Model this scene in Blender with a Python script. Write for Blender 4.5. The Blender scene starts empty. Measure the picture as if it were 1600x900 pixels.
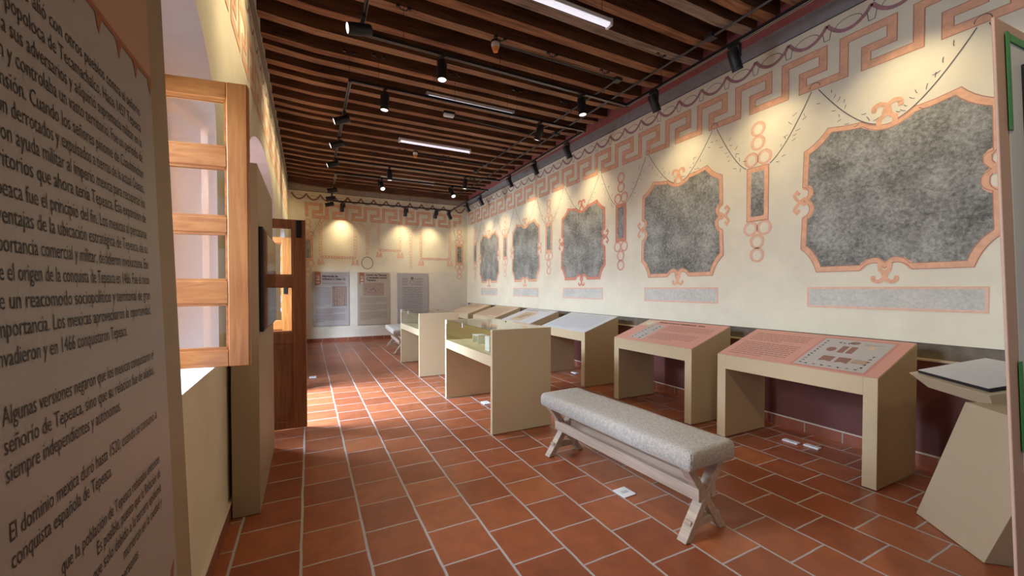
import bpy, bmesh, math, random
from mathutils import Vector, Matrix
from mathutils.geometry import tessellate_polygon
random.seed(7)
PI = math.pi
scene = bpy.context.scene
COL = scene.collection

# ------------------------------------------------------------------ camera
F, VX, HY, EYE, PITCH = 628.0, 482.0, 451.0, 1.42, 0.0166
yaw = math.atan((800 - VX) / F)
right = Vector((math.cos(yaw), -math.sin(yaw), 0))
fwd0 = Vector((math.sin(yaw), math.cos(yaw), 0))
fwd = fwd0 * math.cos(PITCH) + Vector((0, 0, -math.sin(PITCH)))
up = Vector((0, 0, math.cos(PITCH))) + fwd0 * math.sin(PITCH)
cd = bpy.data.cameras.new('camera')
cam = bpy.data.objects.new('camera', cd)
COL.objects.link(cam)
cd.sensor_width = 36
cd.lens = 36 * F / 1600
cd.shift_y = (HY + F * math.tan(PITCH) - 450) / 1600
cd.clip_start = 0.02
m = Matrix((right, up, -fwd)).transposed().to_4x4()
m.translation = Vector((0, 0, EYE))
cam.matrix_world = m
scene.camera = cam

# ------------------------------------------------------------------ world, exposure, daylight
scene.view_settings.view_transform = 'Standard'
scene.view_settings.look = 'None'
scene.view_settings.exposure = 0.5
scene.view_settings.gamma = 1.0
scene.view_settings.use_curve_mapping = False
world = bpy.data.worlds.new('sky')
scene.world = world
world.use_nodes = True
world.node_tree.nodes['Background'].inputs[0].default_value = (0.55, 0.68, 1.0, 1)
world.node_tree.nodes['Background'].inputs[1].default_value = 0.9
scene.cycles.use_denoising = True

SPOT_W = 30.0
SPOT_COL = (1.0, 0.83, 0.54)
DAY_COL = (0.66, 0.78, 1.0)

def area_light(name, loc, size, power, col, direction):
    l = bpy.data.lights.new(name, 'AREA')
    l.shape = 'RECTANGLE'
    l.size, l.size_y = size
    l.energy = power
    l.color = col
    o = bpy.data.objects.new(name, l)
    COL.objects.link(o)
    o.location = loc
    o.rotation_euler = Vector(direction).to_track_quat('-Z', 'Y').to_euler()
    return o

# daylight coming in at the doorway and the windows of the left wall, plus one added behind the camera
area_light('doorway_daylight', (-2.4, 5.42, 3.5), (2.0, 1.8), 1650, (0.58, 0.74, 1.0), (1, -0.03, -0.72))
area_light('window_daylight', (-1.75, 2.65, 2.2), (1.6, 1.8), 330, DAY_COL, (1, -0.36, -0.18))
area_light('window_daylight', (-1.7, 9.25, 1.95), (1.6, 1.8), 260, DAY_COL, (1, 0, -0.2))
area_light('window_daylight', (-1.7, -1.7, 1.95), (1.6, 1.8), 80, DAY_COL, (1, 0, -0.2))  # added fill light behind the camera; no such window is seen

# ------------------------------------------------------------------ material helpers
MATS = {}

def new_mat(name):
    mt = bpy.data.materials.new(name)
    mt.use_nodes = True
    nt = mt.node_tree
    return mt, nt, nt.nodes['Principled BSDF']

def N(nt, kind, **kw):
    n = nt.nodes.new(kind)
    for k, v in kw.items():
        setattr(n, k, v)
    return n

def mat(name, col, rough=0.6, var=0.0, scale=6.0, metal=0.0, bump=0.0, bscale=60.0, detail=4.0, stretch=None, spec=0.5, col2=None, emit=0.0):
    """flat colour with noise variation and fine bump"""
    if name in MATS:
        return MATS[name]
    mt, nt, b = new_mat(name)
    b.inputs['Roughness'].default_value = rough
    b.inputs['Metallic'].default_value = metal
    b.inputs['Specular IOR Level'].default_value = spec
    L = nt.links
    tc = N(nt, 'ShaderNodeTexCoord')
    src = tc.outputs['Object']
    if stretch:
        mp = N(nt, 'ShaderNodeMapping')
        mp.inputs['Scale'].default_value = stretch
        L.new(src, mp.inputs['Vector'])
        src = mp.outputs['Vector']
    if var > 0 or col2:
        no = N(nt, 'ShaderNodeTexNoise')
        no.inputs['Scale'].default_value = scale
        no.inputs['Detail'].default_value = detail
        no.inputs['Roughness'].default_value = 0.62
        L.new(src, no.inputs['Vector'])
        rp = N(nt, 'ShaderNodeValToRGB')
        rp.color_ramp.elements[0].position = 0.3
        rp.color_ramp.elements[1].position = 0.7
        a = col2 or [max(0, c * (1 - var)) for c in col]
        c = col if col2 else [min(1, c * (1 + var)) for c in col]
        rp.color_ramp.elements[0].color = (*a, 1)
        rp.color_ramp.elements[1].color = (*c, 1)
        L.new(no.outputs['Fac'], rp.inputs['Fac'])
        L.new(rp.outputs['Color'], b.inputs['Base Color'])
    else:
        b.inputs['Base Color'].default_value = (*col, 1)
    if bump > 0:
        n2 = N(nt, 'ShaderNodeTexNoise')
        n2.inputs['Scale'].default_value = bscale
        n2.inputs['Detail'].default_value = 5
        L.new(src, n2.inputs['Vector'])
        bp = N(nt, 'ShaderNodeBump')
        bp.inputs['Strength'].default_value = bump
        bp.inputs['Distance'].default_value = 0.01
        L.new(n2.outputs['Fac'], bp.inputs['Height'])
        L.new(bp.outputs['Normal'], b.inputs['Normal'])
    if emit > 0:
        b.inputs['Emission Color'].default_value = (*col, 1)
        b.inputs['Emission Strength'].default_value = emit
    MATS[name] = mt
    return mt

def glass_mat(name, tint=(1, 1, 1), base=0.04):
    if name in MATS:
        return MATS[name]
    mt = bpy.data.materials.new(name)
    mt.use_nodes = True
    nt = mt.node_tree
    nt.nodes.clear()
    out = N(nt, 'ShaderNodeOutputMaterial')
    tr = N(nt, 'ShaderNodeBsdfTransparent')
    tr.inputs[0].default_value = (*tint, 1)
    gl = N(nt, 'ShaderNodeBsdfGlossy')
    gl.inputs['Roughness'].default_value = 0.02
    # Schlick reflectance, the same from both sides of the pane
    ge = N(nt, 'ShaderNodeNewGeometry')
    dt = N(nt, 'ShaderNodeVectorMath', operation='DOT_PRODUCT')
    nt.links.new(ge.outputs['Normal'], dt.inputs[0]); nt.links.new(ge.outputs['Incoming'], dt.inputs[1])
    ab = N(nt, 'ShaderNodeMath', operation='ABSOLUTE'); nt.links.new(dt.outputs['Value'], ab.inputs[0])
    om = N(nt, 'ShaderNodeMath', operation='SUBTRACT'); om.inputs[0].default_value = 1.0; nt.links.new(ab.outputs[0], om.inputs[1])
    pw = N(nt, 'ShaderNodeMath', operation='POWER'); nt.links.new(om.outputs[0], pw.inputs[0]); pw.inputs[1].default_value = 5.0
    fr = N(nt, 'ShaderNodeMath', operation='MULTIPLY_ADD'); nt.links.new(pw.outputs[0], fr.inputs[0]); fr.inputs[1].default_value = 1.0 - base; fr.inputs[2].default_value = base
    mx = N(nt, 'ShaderNodeMixShader')
    nt.links.new(fr.outputs[0], mx.inputs[0])
    nt.links.new(tr.outputs[0], mx.inputs[1])
    nt.links.new(gl.outputs[0], mx.inputs[2])
    nt.links.new(mx.outputs[0], out.inputs[0])
    MATS[name] = mt
    return mt

def floor_mat():
    mt, nt, b = new_mat('terracotta_tiles')
    L = nt.links
    tc = N(nt, 'ShaderNodeTexCoord')
    sx = N(nt, 'ShaderNodeSeparateXYZ')
    L.new(tc.outputs['Object'], sx.inputs[0])
    def M(op, a, bb=None, clamp=False):
        n = N(nt, 'ShaderNodeMath', operation=op)
        n.use_clamp = clamp
        for i, v in enumerate((a, bb)):
            if v is None:
                continue
            if isinstance(v, (int, float)):
                n.inputs[i].default_value = v
            else:
                L.new(v, n.inputs[i])
        return n.outputs[0]
    # a little wobble so the joints are hand laid
    wob = N(nt, 'ShaderNodeTexNoise')
    wob.inputs['Scale'].default_value = 5
    L.new(tc.outputs['Object'], wob.inputs['Vector'])
    wv = M('MULTIPLY', M('SUBTRACT', wob.outputs['Fac'], 0.5), 0.012)
    xs = M('DIVIDE', M('ADD', M('ADD', sx.outputs['X'], 0.045), wv), 0.3232)
    col = M('FLOOR', xs)
    fx = M('FRACT', xs)
    par = M('MODULO', M('ADD', col, 100), 2)
    ys = M('DIVIDE', M('SUBTRACT', M('ADD', sx.outputs['Y'], wv), M('ADD', 0.075 - 3.16, M('MULTIPLY', par, 0.162))), 0.316)
    row = M('FLOOR', ys)
    fy = M('FRACT', ys)
    def edge(f, w):
        d = M('MINIMUM', f, M('SUBTRACT', 1.0, f))
        mr = N(nt, 'ShaderNodeMapRange')
        mr.inputs[1].default_value = w * 0.72
        mr.inputs[2].default_value = w * 1.15
        mr.inputs[3].default_value = 1
        mr.inputs[4].default_value = 0
        L.new(d, mr.inputs[0])
        return mr.outputs[0]
    joint = M('MAXIMUM', edge(fx, 0.0225), edge(fy, 0.0165))
    cv = N(nt, 'ShaderNodeCombineXYZ')
    L.new(col, cv.inputs[0]); L.new(row, cv.inputs[1])
    wn = N(nt, 'ShaderNodeTexWhiteNoise')
    L.new(cv.outputs[0], wn.inputs['Vector'])
    rp = N(nt, 'ShaderNodeValToRGB')
    e = rp.color_ramp.elements
    e[0].position = 0.0; e[0].color = (0.225, 0.060, 0.023, 1)
    e[1].position = 1.0; e[1].color = (0.335, 0.102, 0.038, 1)
    k = e.new(0.5); k.color = (0.28, 0.078, 0.029, 1)
    L.new(wn.outputs['Value'], rp.inputs['Fac'])
    no = N(nt, 'ShaderNodeTexNoise')
    no.inputs['Scale'].default_value = 7
    no.inputs['Detail'].default_value = 7
    no.inputs['Roughness'].default_value = 0.65
    L.new(tc.outputs['Object'], no.inputs['Vector'])
    mr = N(nt, 'ShaderNodeMapRange')
    mr.inputs[1].default_value = 0.3; mr.inputs[2].default_value = 0.7
    mr.inputs[3].default_value = 0.80; mr.inputs[4].default_value = 1.18
    L.new(no.outputs['Fac'], mr.inputs[0])
    hs = N(nt, 'ShaderNodeHueSaturation')
    L.new(rp.outputs['Color'], hs.inputs['Color'])
    L.new(mr.outputs[0], hs.inputs['Value'])
    mx = N(nt, 'ShaderNodeMix', data_type='RGBA')
    L.new(joint, mx.inputs['Factor'])
    L.new(hs.outputs['Color'], mx.inputs['A'])
    mx.inputs['B'].default_value = (0.37, 0.335, 0.30, 1)
    L.new(mx.outputs['Result'], b.inputs['Base Color'])
    rr = N(nt, 'ShaderNodeMapRange')
    rr.inputs[3].default_value = 0.36; rr.inputs[4].default_value = 0.75
    L.new(joint, rr.inputs[0])
    L.new(rr.outputs[0], b.inputs['Roughness'])
    hb = M('ADD', M('MULTIPLY', M('SUBTRACT', 1.0, joint), 1.0), M('MULTIPLY', no.outputs['Fac'], 0.35))
    bp = N(nt, 'ShaderNodeBump')
    bp.inputs['Strength'].default_value = 0.35
    bp.inputs['Distance'].default_value = 0.004
    L.new(hb, bp.inputs['Height'])
    L.new(bp.outputs['Normal'], b.inputs['Normal'])
    return mt

def skirt_mat(axis):
    mt, nt, b = new_mat('skirting_tile_' + axis)
    L = nt.links
    tc = N(nt, 'ShaderNodeTexCoord')
    sx = N(nt, 'ShaderNodeSeparateXYZ')
    L.new(tc.outputs['Object'], sx.inputs[0])
    a = N(nt, 'ShaderNodeMath', operation='DIVIDE'); L.new(sx.outputs[axis], a.inputs[0]); a.inputs[1].default_value = 0.316
    f = N(nt, 'ShaderNodeMath', operation='FRACT'); L.new(a.outputs[0], f.inputs[0])
    c = N(nt, 'ShaderNodeMath', operation='LESS_THAN'); L.new(f.outputs[0], c.inputs[0]); c.inputs[1].default_value = 0.035
    no = N(nt, 'ShaderNodeTexNoise'); no.inputs['Scale'].default_value = 9
    L.new(tc.outputs['Object'], no.inputs['Vector'])
    rp = N(nt, 'ShaderNodeValToRGB')
    rp.color_ramp.elements[0].color = (0.17, 0.042, 0.018, 1); rp.color_ramp.elements[1].color = (0.34, 0.10, 0.045, 1)
    L.new(no.outputs['Fac'], rp.inputs['Fac'])
    mx = N(nt, 'ShaderNodeMix', data_type='RGBA')
    L.new(c.outputs[0], mx.inputs['Factor']); L.new(rp.outputs['Color'], mx.inputs['A'])
    mx.inputs['B'].default_value = (0.32, 0.27, 0.22, 1)
    L.new(mx.outputs['Result'], b.inputs['Base Color'])
    b.inputs['Roughness'].default_value = 0.5
    return mt

def wood_mat(name, c1, c2, axis, rough=0.45, scale=3.0, dist=4.0):
    if name in MATS:
        return MATS[name]
    mt, nt, b = new_mat(name)
    L = nt.links
    tc = N(nt, 'ShaderNodeTexCoord')
    mp = N(nt, 'ShaderNodeMapping')
    s = [14.0, 14.0, 14.0]
    s['XYZ'.index(axis)] = 0.9
    mp.inputs['Scale'].default_value = s
    L.new(tc.outputs['Object'], mp.inputs['Vector'])
    no = N(nt, 'ShaderNodeTexNoise')
    no.inputs['Scale'].default_value = scale
    no.inputs['Detail'].default_value = 7
    no.inputs['Distortion'].default_value = dist * 0.15
    L.new(mp.outputs['Vector'], no.inputs['Vector'])
    n3 = N(nt, 'ShaderNodeTexNoise')
    n3.inputs['Scale'].default_value = 1.7
    L.new(tc.outputs['Object'], n3.inputs['Vector'])
    ad = N(nt, 'ShaderNodeMath', operation='MULTIPLY_ADD')
    L.new(n3.outputs['Fac'], ad.inputs[0]); ad.inputs[1].default_value = 0.5; L.new(no.outputs['Fac'], ad.inputs[2])
    sb = N(nt, 'ShaderNodeMath', operation='SUBTRACT'); L.new(ad.outputs[0], sb.inputs[0]); sb.inputs[1].default_value = 0.25
    rp = N(nt, 'ShaderNodeValToRGB')
    rp.color_ramp.elements[0].position = 0.32; rp.color_ramp.elements[1].position = 0.68
    rp.color_ramp.elements[0].color = (*c1, 1); rp.color_ramp.elements[1].color = (*c2, 1)
    L.new(sb.outputs[0], rp.inputs['Fac'])
    L.new(rp.outputs['Color'], b.inputs['Base Color'])
    b.inputs['Roughness'].default_value = rough
    bp = N(nt, 'ShaderNodeBump')
    bp.inputs['Strength'].default_value = 0.25; bp.inputs['Distance'].default_value = 0.004
    L.new(no.outputs['Fac'], bp.inputs['Height']); L.new(bp.outputs['Normal'], b.inputs['Normal'])
    MATS[name] = mt
    return mt

def stone_mat(name, dark, mid, light, scale=28.0):
    """painted mottled stone"""
    mt, nt, b = new_mat(name)
    L = nt.links
    tc = N(nt, 'ShaderNodeTexCoord')
    n1 = N(nt, 'ShaderNodeTexNoise'); n1.inputs['Scale'].default_value = scale; n1.inputs['Detail'].default_value = 12; n1.inputs['Roughness'].default_value = 0.82; n1.inputs['Distortion'].default_value = 0.25
    n2 = N(nt, 'ShaderNodeTexNoise'); n2.inputs['Scale'].default_value = 3.2; n2.inputs['Detail'].default_value = 5
    L.new(tc.outputs['Object'], n1.inputs['Vector']); L.new(tc.outputs['Object'], n2.inputs['Vector'])
    ad = N(nt, 'ShaderNodeMath', operation='MULTIPLY_ADD')
    L.new(n2.outputs['Fac'], ad.inputs[0]); ad.inputs[1].default_value = 0.45; L.new(n1.outputs['Fac'], ad.inputs[2])
    rp = N(nt, 'ShaderNodeValToRGB')
    e = rp.color_ramp.elements
    e[0].position = 0.575; e[0].color = (*dark, 1)
    e[1].position = 0.875; e[1].color = (*light, 1)
    k = e.new(0.715); k.color = (*mid, 1)
    L.new(ad.outputs[0], rp.inputs['Fac']); L.new(rp.outputs['Color'], b.inputs['Base Color'])
    b.inputs['Roughness'].default_value = 0.8
    MATS[name] = mt
    return mt

plaster = mat('cream_plaster', (0.78, 0.70, 0.505), 0.75, 0.06, 2.5, bump=0.12, bscale=22)
plaster_low = mat('plain_cream_plaster', (0.72, 0.65, 0.51), 0.75, 0.05, 2.5, bump=0.1, bscale=22)
reveal_white = mat('white_reveal_plaster', (0.76, 0.76, 0.77), 0.8, 0.03, 3, bump=0.08, bscale=25)
grey_band = mat('grey_painted_band', (0.27, 0.25, 0.24), 0.8, 0.12, 12)
tan_band = mat('tan_painted_band', (0.36, 0.30, 0.235), 0.8, 0.10, 12)
red_band = mat('red_painted_band', (0.30, 0.085, 0.075), 0.8, 0.15, 9)
dado_grey = mat('grey_stone_string', (0.155, 0.12, 0.08), 0.85, 0.3, 9, bump=0.3, bscale=30)
dado_ledge = mat('tan_ledge', (0.55, 0.43, 0.28), 0.7)
dado_red = mat('maroon_dado_paint', (0.115, 0.029, 0.018), 0.6, 0.15, 4)
line_dark = mat('dark_painted_line', (0.06, 0.05, 0.05), 0.8)
line_vine = mat('dark_vine_line', (0.16, 0.14, 0.12), 0.8)
paint_orange = mat('orange_mural_paint', (0.80, 0.44, 0.255), 0.8, 0.14, 16, detail=7)
paint_orange_edge = mat('orange_mural_edge', (0.52, 0.22, 0.14), 0.8)
paint_salmon = mat('salmon_mural_paint', (0.78, 0.50, 0.36), 0.8, 0.1, 20)
paint_red = mat('red_mural_paint', (0.68, 0.27, 0.175), 0.8, 0.15, 20)
paint_purple = mat('garland_mural_paint', (0.40, 0.20, 0.195), 0.8, 0.25, 30)
paint_grey = stone_mat('mottled_grey_mural_paint', (0.105, 0.10, 0.083), (0.265, 0.255, 0.21), (0.49, 0.47, 0.40), 32.0)
paint_lightgrey = stone_mat('light_grey_mural_paint', (0.46, 0.435, 0.355), (0.57, 0.545, 0.45), (0.68, 0.645, 0.53), 36)
grout_mat = mat('pale_grout', (0.55, 0.46, 0.38), 0.8)
beam_wood = wood_mat('old_beam_wood', (0.060, 0.020, 0.008), (0.17, 0.070, 0.028), 'X', 0.6, 3.0, 0.0)
beam_under = [wood_mat('tan_beam_underside', (0.16, 0.068, 0.028), (0.42, 0.23, 0.115), 'X', 0.65, 3.0, 0.0),  # paler grain colours for the bottom face of the beams
              wood_mat('orange_beam_underside', (0.14, 0.050, 0.018), (0.38, 0.175, 0.075), 'X', 0.65, 3.0, 0.0),
              wood_mat('grey_beam_underside', (0.14, 0.085, 0.055), (0.36, 0.27, 0.205), 'X', 0.7, 3.0, 0.0)]
plank_wood = wood_mat('dark_ceiling_planks', (0.028, 0.010, 0.005), (0.075, 0.028, 0.012), 'Y', 0.7)
oak = wood_mat('varnished_orange_wood', (0.32, 0.105, 0.020), (0.47, 0.19, 0.046), 'Z', 0.38)
oak_h = wood_mat('varnished_orange_wood_rail', (0.32, 0.105, 0.020), (0.47, 0.19, 0.046), 'X', 0.38)
door_wood = wood_mat('varnished_brown_wood', (0.22, 0.065, 0.022), (0.36, 0.13, 0.042), 'Z', 0.4)
bench_wood = wood_mat('weathered_bench_wood', (0.36, 0.265, 0.185), (0.48, 0.37, 0.27), 'Y', 0.6)
iron = mat('black_iron', (0.012, 0.011, 0.012), 0.45, metal=0.4)
black_metal = mat('black_satin_metal', (0.020, 0.020, 0.021), 0.38, metal=0.3)
rail_silver = mat('rail_track_slot', (0.42, 0.40, 0.38), 0.35, metal=0.8)
grey_metal = mat('grey_conduit_metal', (0.10, 0.10, 0.10), 0.35, metal=0.8)
glass = glass_mat('clear_glass', (0.97, 0.98, 0.97))
glass_green = glass_mat('greenish_vitrine_glass', (0.96, 0.97, 0.92))
acrylic = mat('frosted_acrylic', (0.86, 0.85, 0.80), 0.3)
desk_paint = mat('beige_painted_board', (0.49, 0.365, 0.20), 0.5, 0.02, 30, bump=0.03, bscale=200)
case_paint = mat('pale_beige_lacquer', (0.62, 0.495, 0.29), 0.4, 0.015, 30)
panel_paint = mat('beige_panel_paint', (0.35, 0.26, 0.15), 0.55, 0.02, 20)
graphic_pink = mat('pink_printed_graphic', (0.56, 0.265, 0.20), 0.45, 0.02, 8)
graphic_pink2 = mat('deep_pink_print', (0.47, 0.20, 0.155), 0.45)
graphic_grey = mat('grey_printed_graphic', (0.42, 0.385, 0.35), 0.45, 0.02, 8)
graphic_white = mat('pale_grey_printed_graphic', (0.55, 0.545, 0.53), 0.45, 0.02, 8)
graphic_tan = mat('tan_printed_graphic', (0.56, 0.40, 0.25), 0.45, 0.02, 8)
graphic_beige = mat('beige_printed_graphic', (0.42, 0.35, 0.25), 0.5, 0.02, 8)
print_ink = mat('dark_brown_ink', (0.035, 0.024, 0.02), 0.6)
print_ink_soft = mat('soft_brown_ink', (0.22, 0.13, 0.10), 0.6)
print_tag = mat('orange_brown_tag', (0.36, 0.125, 0.05), 0.5)
print_dusty = mat('dusty_red_print', (0.24, 0.105, 0.08), 0.5)
print_codex = mat('codex_paper_print', (0.36, 0.245, 0.175), 0.5, 0.2, 30)
print_white = mat('white_print', (0.75, 0.72, 0.66), 0.5)
white_plastic = mat('white_plastic', (0.72, 0.72, 0.71), 0.4)
orange_cap = mat('orange_plastic_cap', (0.75, 0.27, 0.06), 0.4)
lamp_diffuser = mat('white_lamp_diffuser', (0.80, 0.80, 0.90), 0.4, emit=0.6)
lens_mat = mat('lit_spot_lens', (1.0, 0.93, 0.80), 0.3, emit=2.4)
fabric = mat('grey_linen_fabric', (0.43, 0.385, 0.325), 0.95, 0.24, 75, bump=0.9, bscale=130, detail=3)
kiosk_paint = mat('warm_grey_kiosk_paint', (0.45, 0.355, 0.22), 0.5, 0.015, 20)
screen_glass = mat('dark_screen_glass', (0.015, 0.012, 0.014), 0.06)
tablet_glass = mat('pale_tablet_screen', (0.52, 0.51, 0.48), 0.18)  # pale base colour stands in for the reflection on the screen
green_paint = mat('green_tape', (0.035, 0.17, 0.045), 0.5)
pink_board = mat('brownish_pink_board', (0.36, 0.215, 0.145), 0.55, 0.03, 12)
pale_board = mat('pale_grey_board', (0.42, 0.40, 0.37), 0.5, 0.02, 10)
board1_grey = mat('grey_text_print', (0.40, 0.36, 0.325), 0.45, 0.02, 6)
board1_pink = mat('peach_print', (0.50, 0.29, 0.185), 0.5)

# ------------------------------------------------------------------ mesh helpers
class MB:
    """collects faces (with material slots) and links them as ONE mesh object"""
    def __init__(self):
        self.v, self.f, self.mi, self.mats = [], [], [], []
    def slot(self, mt):
        if mt not in self.mats:
            self.mats.append(mt)
        return self.mats.index(mt)
    def face(self, pts, mt):
        i = len(self.v)
        self.v += [tuple(p) for p in pts]
        self.f.append(tuple(range(i, i + len(pts))))
        self.mi.append(self.slot(mt))
    def box(self, lo, hi, mt, M=None):
        x0, y0, z0 = lo; x1, y1, z1 = hi
        c = [Vector(p) for p in ((x0, y0, z0), (x1, y0, z0), (x1, y1, z0), (x0, y1, z0), (x0, y0, z1), (x1, y0, z1), (x1, y1, z1), (x0, y1, z1))]
        if M:
            c = [M @ p for p in c]
        self.hexa(c, mt)
    def hexa(self, c, mt):
        i = len(self.v)
        self.v += [tuple(p) for p in c]
        s = self.slot(mt)
        for q in ((0, 3, 2, 1), (4, 5, 6, 7), (0, 1, 5, 4), (1, 2, 6, 5), (2, 3, 7, 6), (3, 0, 4, 7)):
            self.f.append(tuple(i + k for k in q)); self.mi.append(s)
    def bar(self, a, b, w, h, mt, upv=(0, 0, 1)):
        a, b = Vector(a), Vector(b)
        d = (b - a).normalized()
        u = Vector(upv)
        s = d.cross(u)
        if s.length < 1e-4:
            s = d.cross(Vector((1, 0, 0)))
        s.normalize(); u = s.cross(d).normalized()
        s *= w / 2; u *= h / 2
        self.hexa([a - s - u, a + s - u, a + s + u, a - s + u, b - s - u, b + s - u, b + s + u, b - s + u], mt)
    def tube(self, pts, r, mt, n=8):
        pts = [Vector(p) for p in pts]
        rings = []
        for k, p in enumerate(pts):
            d = (pts[min(k + 1, len(pts) - 1)] - pts[max(k - 1, 0)]).normalized()
            s = d.cross(Vector((0, 0, 1)))
            if s.length < 1e-3:
                s = d.cross(Vector((0, 1, 0)))
            s.normalize(); u = s.cross(d)
            rings.append([p + (s * math.cos(2 * PI * j / n) + u * math.sin(2 * PI * j / n)) * r for j in range(n)])
        self.loft(rings, mt)
    def loft(self, rings, mt, caps=True):
        i = len(self.v); n = len(rings[0]); s = self.slot(mt)
        for r in rings:
            self.v += [tuple(p) for p in r]
        for k in range(len(rings) - 1):
            for j in range(n):
                a, b = i + k * n + j, i + k * n + (j + 1) % n
                self.f.append((a, b, b + n, a + n)); self.mi.append(s)
        if caps:
            self.f.append(tuple(i + j for j in reversed(range(n)))); self.mi.append(s)
            self.f.append(tuple(i + (len(rings) - 1) * n + j for j in range(n))); self.mi.append(s)
    def lathe(self, prof, mt, M=None, n=20):
        rings = []
        for r, z in prof:
            ring = [Vector((r * math.cos(2 * PI * j / n), r * math.sin(2 * PI * j / n), z)) for j in range(n)]
            rings.append([M @ p for p in ring] if M else ring)
        self.loft(rings, mt)
    def prism(self, poly, ext, mt):
        """closed planar polygon of 3D points extruded by the vector ext"""
        e = Vector(ext)
        self.loft([[Vector(p) for p in poly], [Vector(p) + e for p in poly]], mt)
    def build(self, name, parent=None, smooth=False, origin=None, bevel=0.0, seg=2):
        me = bpy.data.meshes.new(name)
        v = self.v
        if origin:
            v = [(p[0] - origin[0], p[1] - origin[1], p[2] - origin[2]) for p in v]
        me.from_pydata(v, [], self.f)
        for mt in self.mats:
            me.materials.append(mt)
        me.polygons.foreach_set('material_index', self.mi)
        bm = bmesh.new(); bm.from_mesh(me)
        bmesh.ops.recalc_face_normals(bm, faces=bm.faces)
        if smooth:
            bmesh.ops.remove_doubles(bm, verts=bm.verts, dist=1e-5)
        bm.to_mesh(me); bm.free()
        if smooth:
            me.polygons.foreach_set('use_smooth', [True] * len(me.polygons))
            try:
                me.set_sharp_from_angle(angle=math.radians(40))
            except Exception:
                pass
        o = bpy.data.objects.new(name, me)
        COL.objects.link(o)
        if parent:
            o.parent = parent
        elif origin:
            o.location = origin
        if bevel > 0:
            b = o.modifiers.new('bevel', 'BEVEL')
            b.width = bevel; b.segments = seg; b.limit_method = 'ANGLE'
        return o

def tag(o, label=None, cat=None, group=None, kind=None):
    if label: o['label'] = label
    if cat: o['category'] = cat
    if group: o['group'] = group
    if kind: o['kind'] = kind
    return o

def thing(name, label, cat, loc=(0, 0, 0), rz=0.0, group=None):
    o = bpy.data.objects.new(name, None)
    o.empty_display_size = 0.05
    COL.objects.link(o)
    o.location = loc
    o.rotation_euler = (0, 0, rz)
    return tag(o, label, cat, group)

def structure(o):
    o['kind'] = 'structure'
    return o

# painted patterns are laid out in (u, v) and mapped onto a surface by a function P(u, v, lift)
def fill(mb, P, pts, mt, lift):
    pts3 = [Vector((u, v, 0)) for u, v in pts]
    for t in tessellate_polygon([pts3]):
        mb.face([P(pts[i][0], pts[i][1], lift) for i in t], mt)

def strip(mb, P, pts, w, mt, lift, closed=False):
    n = len(pts)
    A, B = [], []
    for i in range(n):
        p = Vector(pts[i])
        a = Vector(pts[(i - 1) % n]) if (closed or i > 0) else None
        b = Vector(pts[(i + 1) % n]) if (closed or i < n - 1) else None
        d1 = (p - a).normalized() if a is not None and (p - a).length > 1e-7 else None
        d2 = (b - p).normalized() if b is not None and (b - p).length > 1e-7 else None
        if d1 is None: d1 = d2
        if d2 is None: d2 = d1
        n1 = Vector((-d1.y, d1.x)); n2 = Vector((-d2.y, d2.x))
        mm = n1 + n2
        if mm.length < 1e-4:
            mm = n1
        mm.normalize()
        k = 1.0 / max(0.45, mm.dot(n1))
        A.append(p + mm * (w / 2 * k)); B.append(p - mm * (w / 2 * k))
    rng = range(n) if closed else range(n - 1)
    for i in rng:
        j = (i + 1) % n
        mb.face([P(A[i].x, A[i].y, lift), P(A[j].x, A[j].y, lift), P(B[j].x, B[j].y, lift), P(B[i].x, B[i].y, lift)], mt)

def ellipse(cx, cy, rx, ry, n=18, a0=0.0, a1=2 * PI, full=True):
    k = n if full else n - 1
    return [(cx + rx * math.cos(a0 + (a1 - a0) * i / k), cy + ry * math.sin(a0 + (a1 - a0) * i / k)) for i in range(n)]

def bez(p0, p1, p2, n=8):
    return [((1 - t) ** 2 * p0[0] + 2 * t * (1 - t) * p1[0] + t * t * p2[0], (1 - t) ** 2 * p0[1] + 2 * t * (1 - t) * p1[1] + t * t * p2[1]) for t in [i / n for i in range(n + 1)]]

FONT = None
def text_mesh(mb, P, body, u0, v0, height, width, mt, lift, thick=0.0, flip=False):
    """lettering laid at baseline start (u0, v0), squeezed to the width; mesh faces go into mb"""
    cu = bpy.data.curves.new('lettering', 'FONT')
    cu.body = body
    cu.size = height
    cu.resolution_u = 2
    cu.offset = thick
    ob = bpy.data.objects.new('lettering', cu)
    COL.objects.link(ob)
    dg = bpy.context.evaluated_depsgraph_get()
    me = bpy.data.meshes.new_from_object(ob.evaluated_get(dg))
    xs = [v.co.x for v in me.vertices]
    x0, x1 = min(xs), max(xs)
    k = (width / (x1 - x0)) if width else 1.0
    s = -1 if flip else 1
    co = [(u0 + s * (v.co.x - x0) * k, v0 + v.co.y) for v in me.vertices]
    for p in me.polygons:
        mb.face([P(co[i][0], co[i][1], lift) for i in p.vertices], mt)
    bpy.data.objects.remove(ob)
    bpy.data.meshes.remove(me)
    bpy.data.curves.remove(cu)

# ------------------------------------------------------------------ room
XL, XR, YN, YF, ZC = -0.45, 4.40, -3.3, 11.77, 4.43

b = MB()
b.face([(XL - 0.9, YN - 0.3, 0), (XR + 0.1, YN - 0.3, 0), (XR + 0.1, YF + 0.1, 0), (XL - 0.9, YF + 0.1, 0)], floor_mat())
structure(b.build('floor'))

b = MB()   # boards above the beams, running along the room
x = XL
while x < XR - 0.01:
    w = min(0.235, XR + 0.02 - x)
    b.box((x + 0.004, YN, ZC + random.uniform(0, 0.006)), (x + w - 0.004, YF, ZC + 0.05), plank_wood)
    x += 0.235
structure(b.build('ceiling'))

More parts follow.
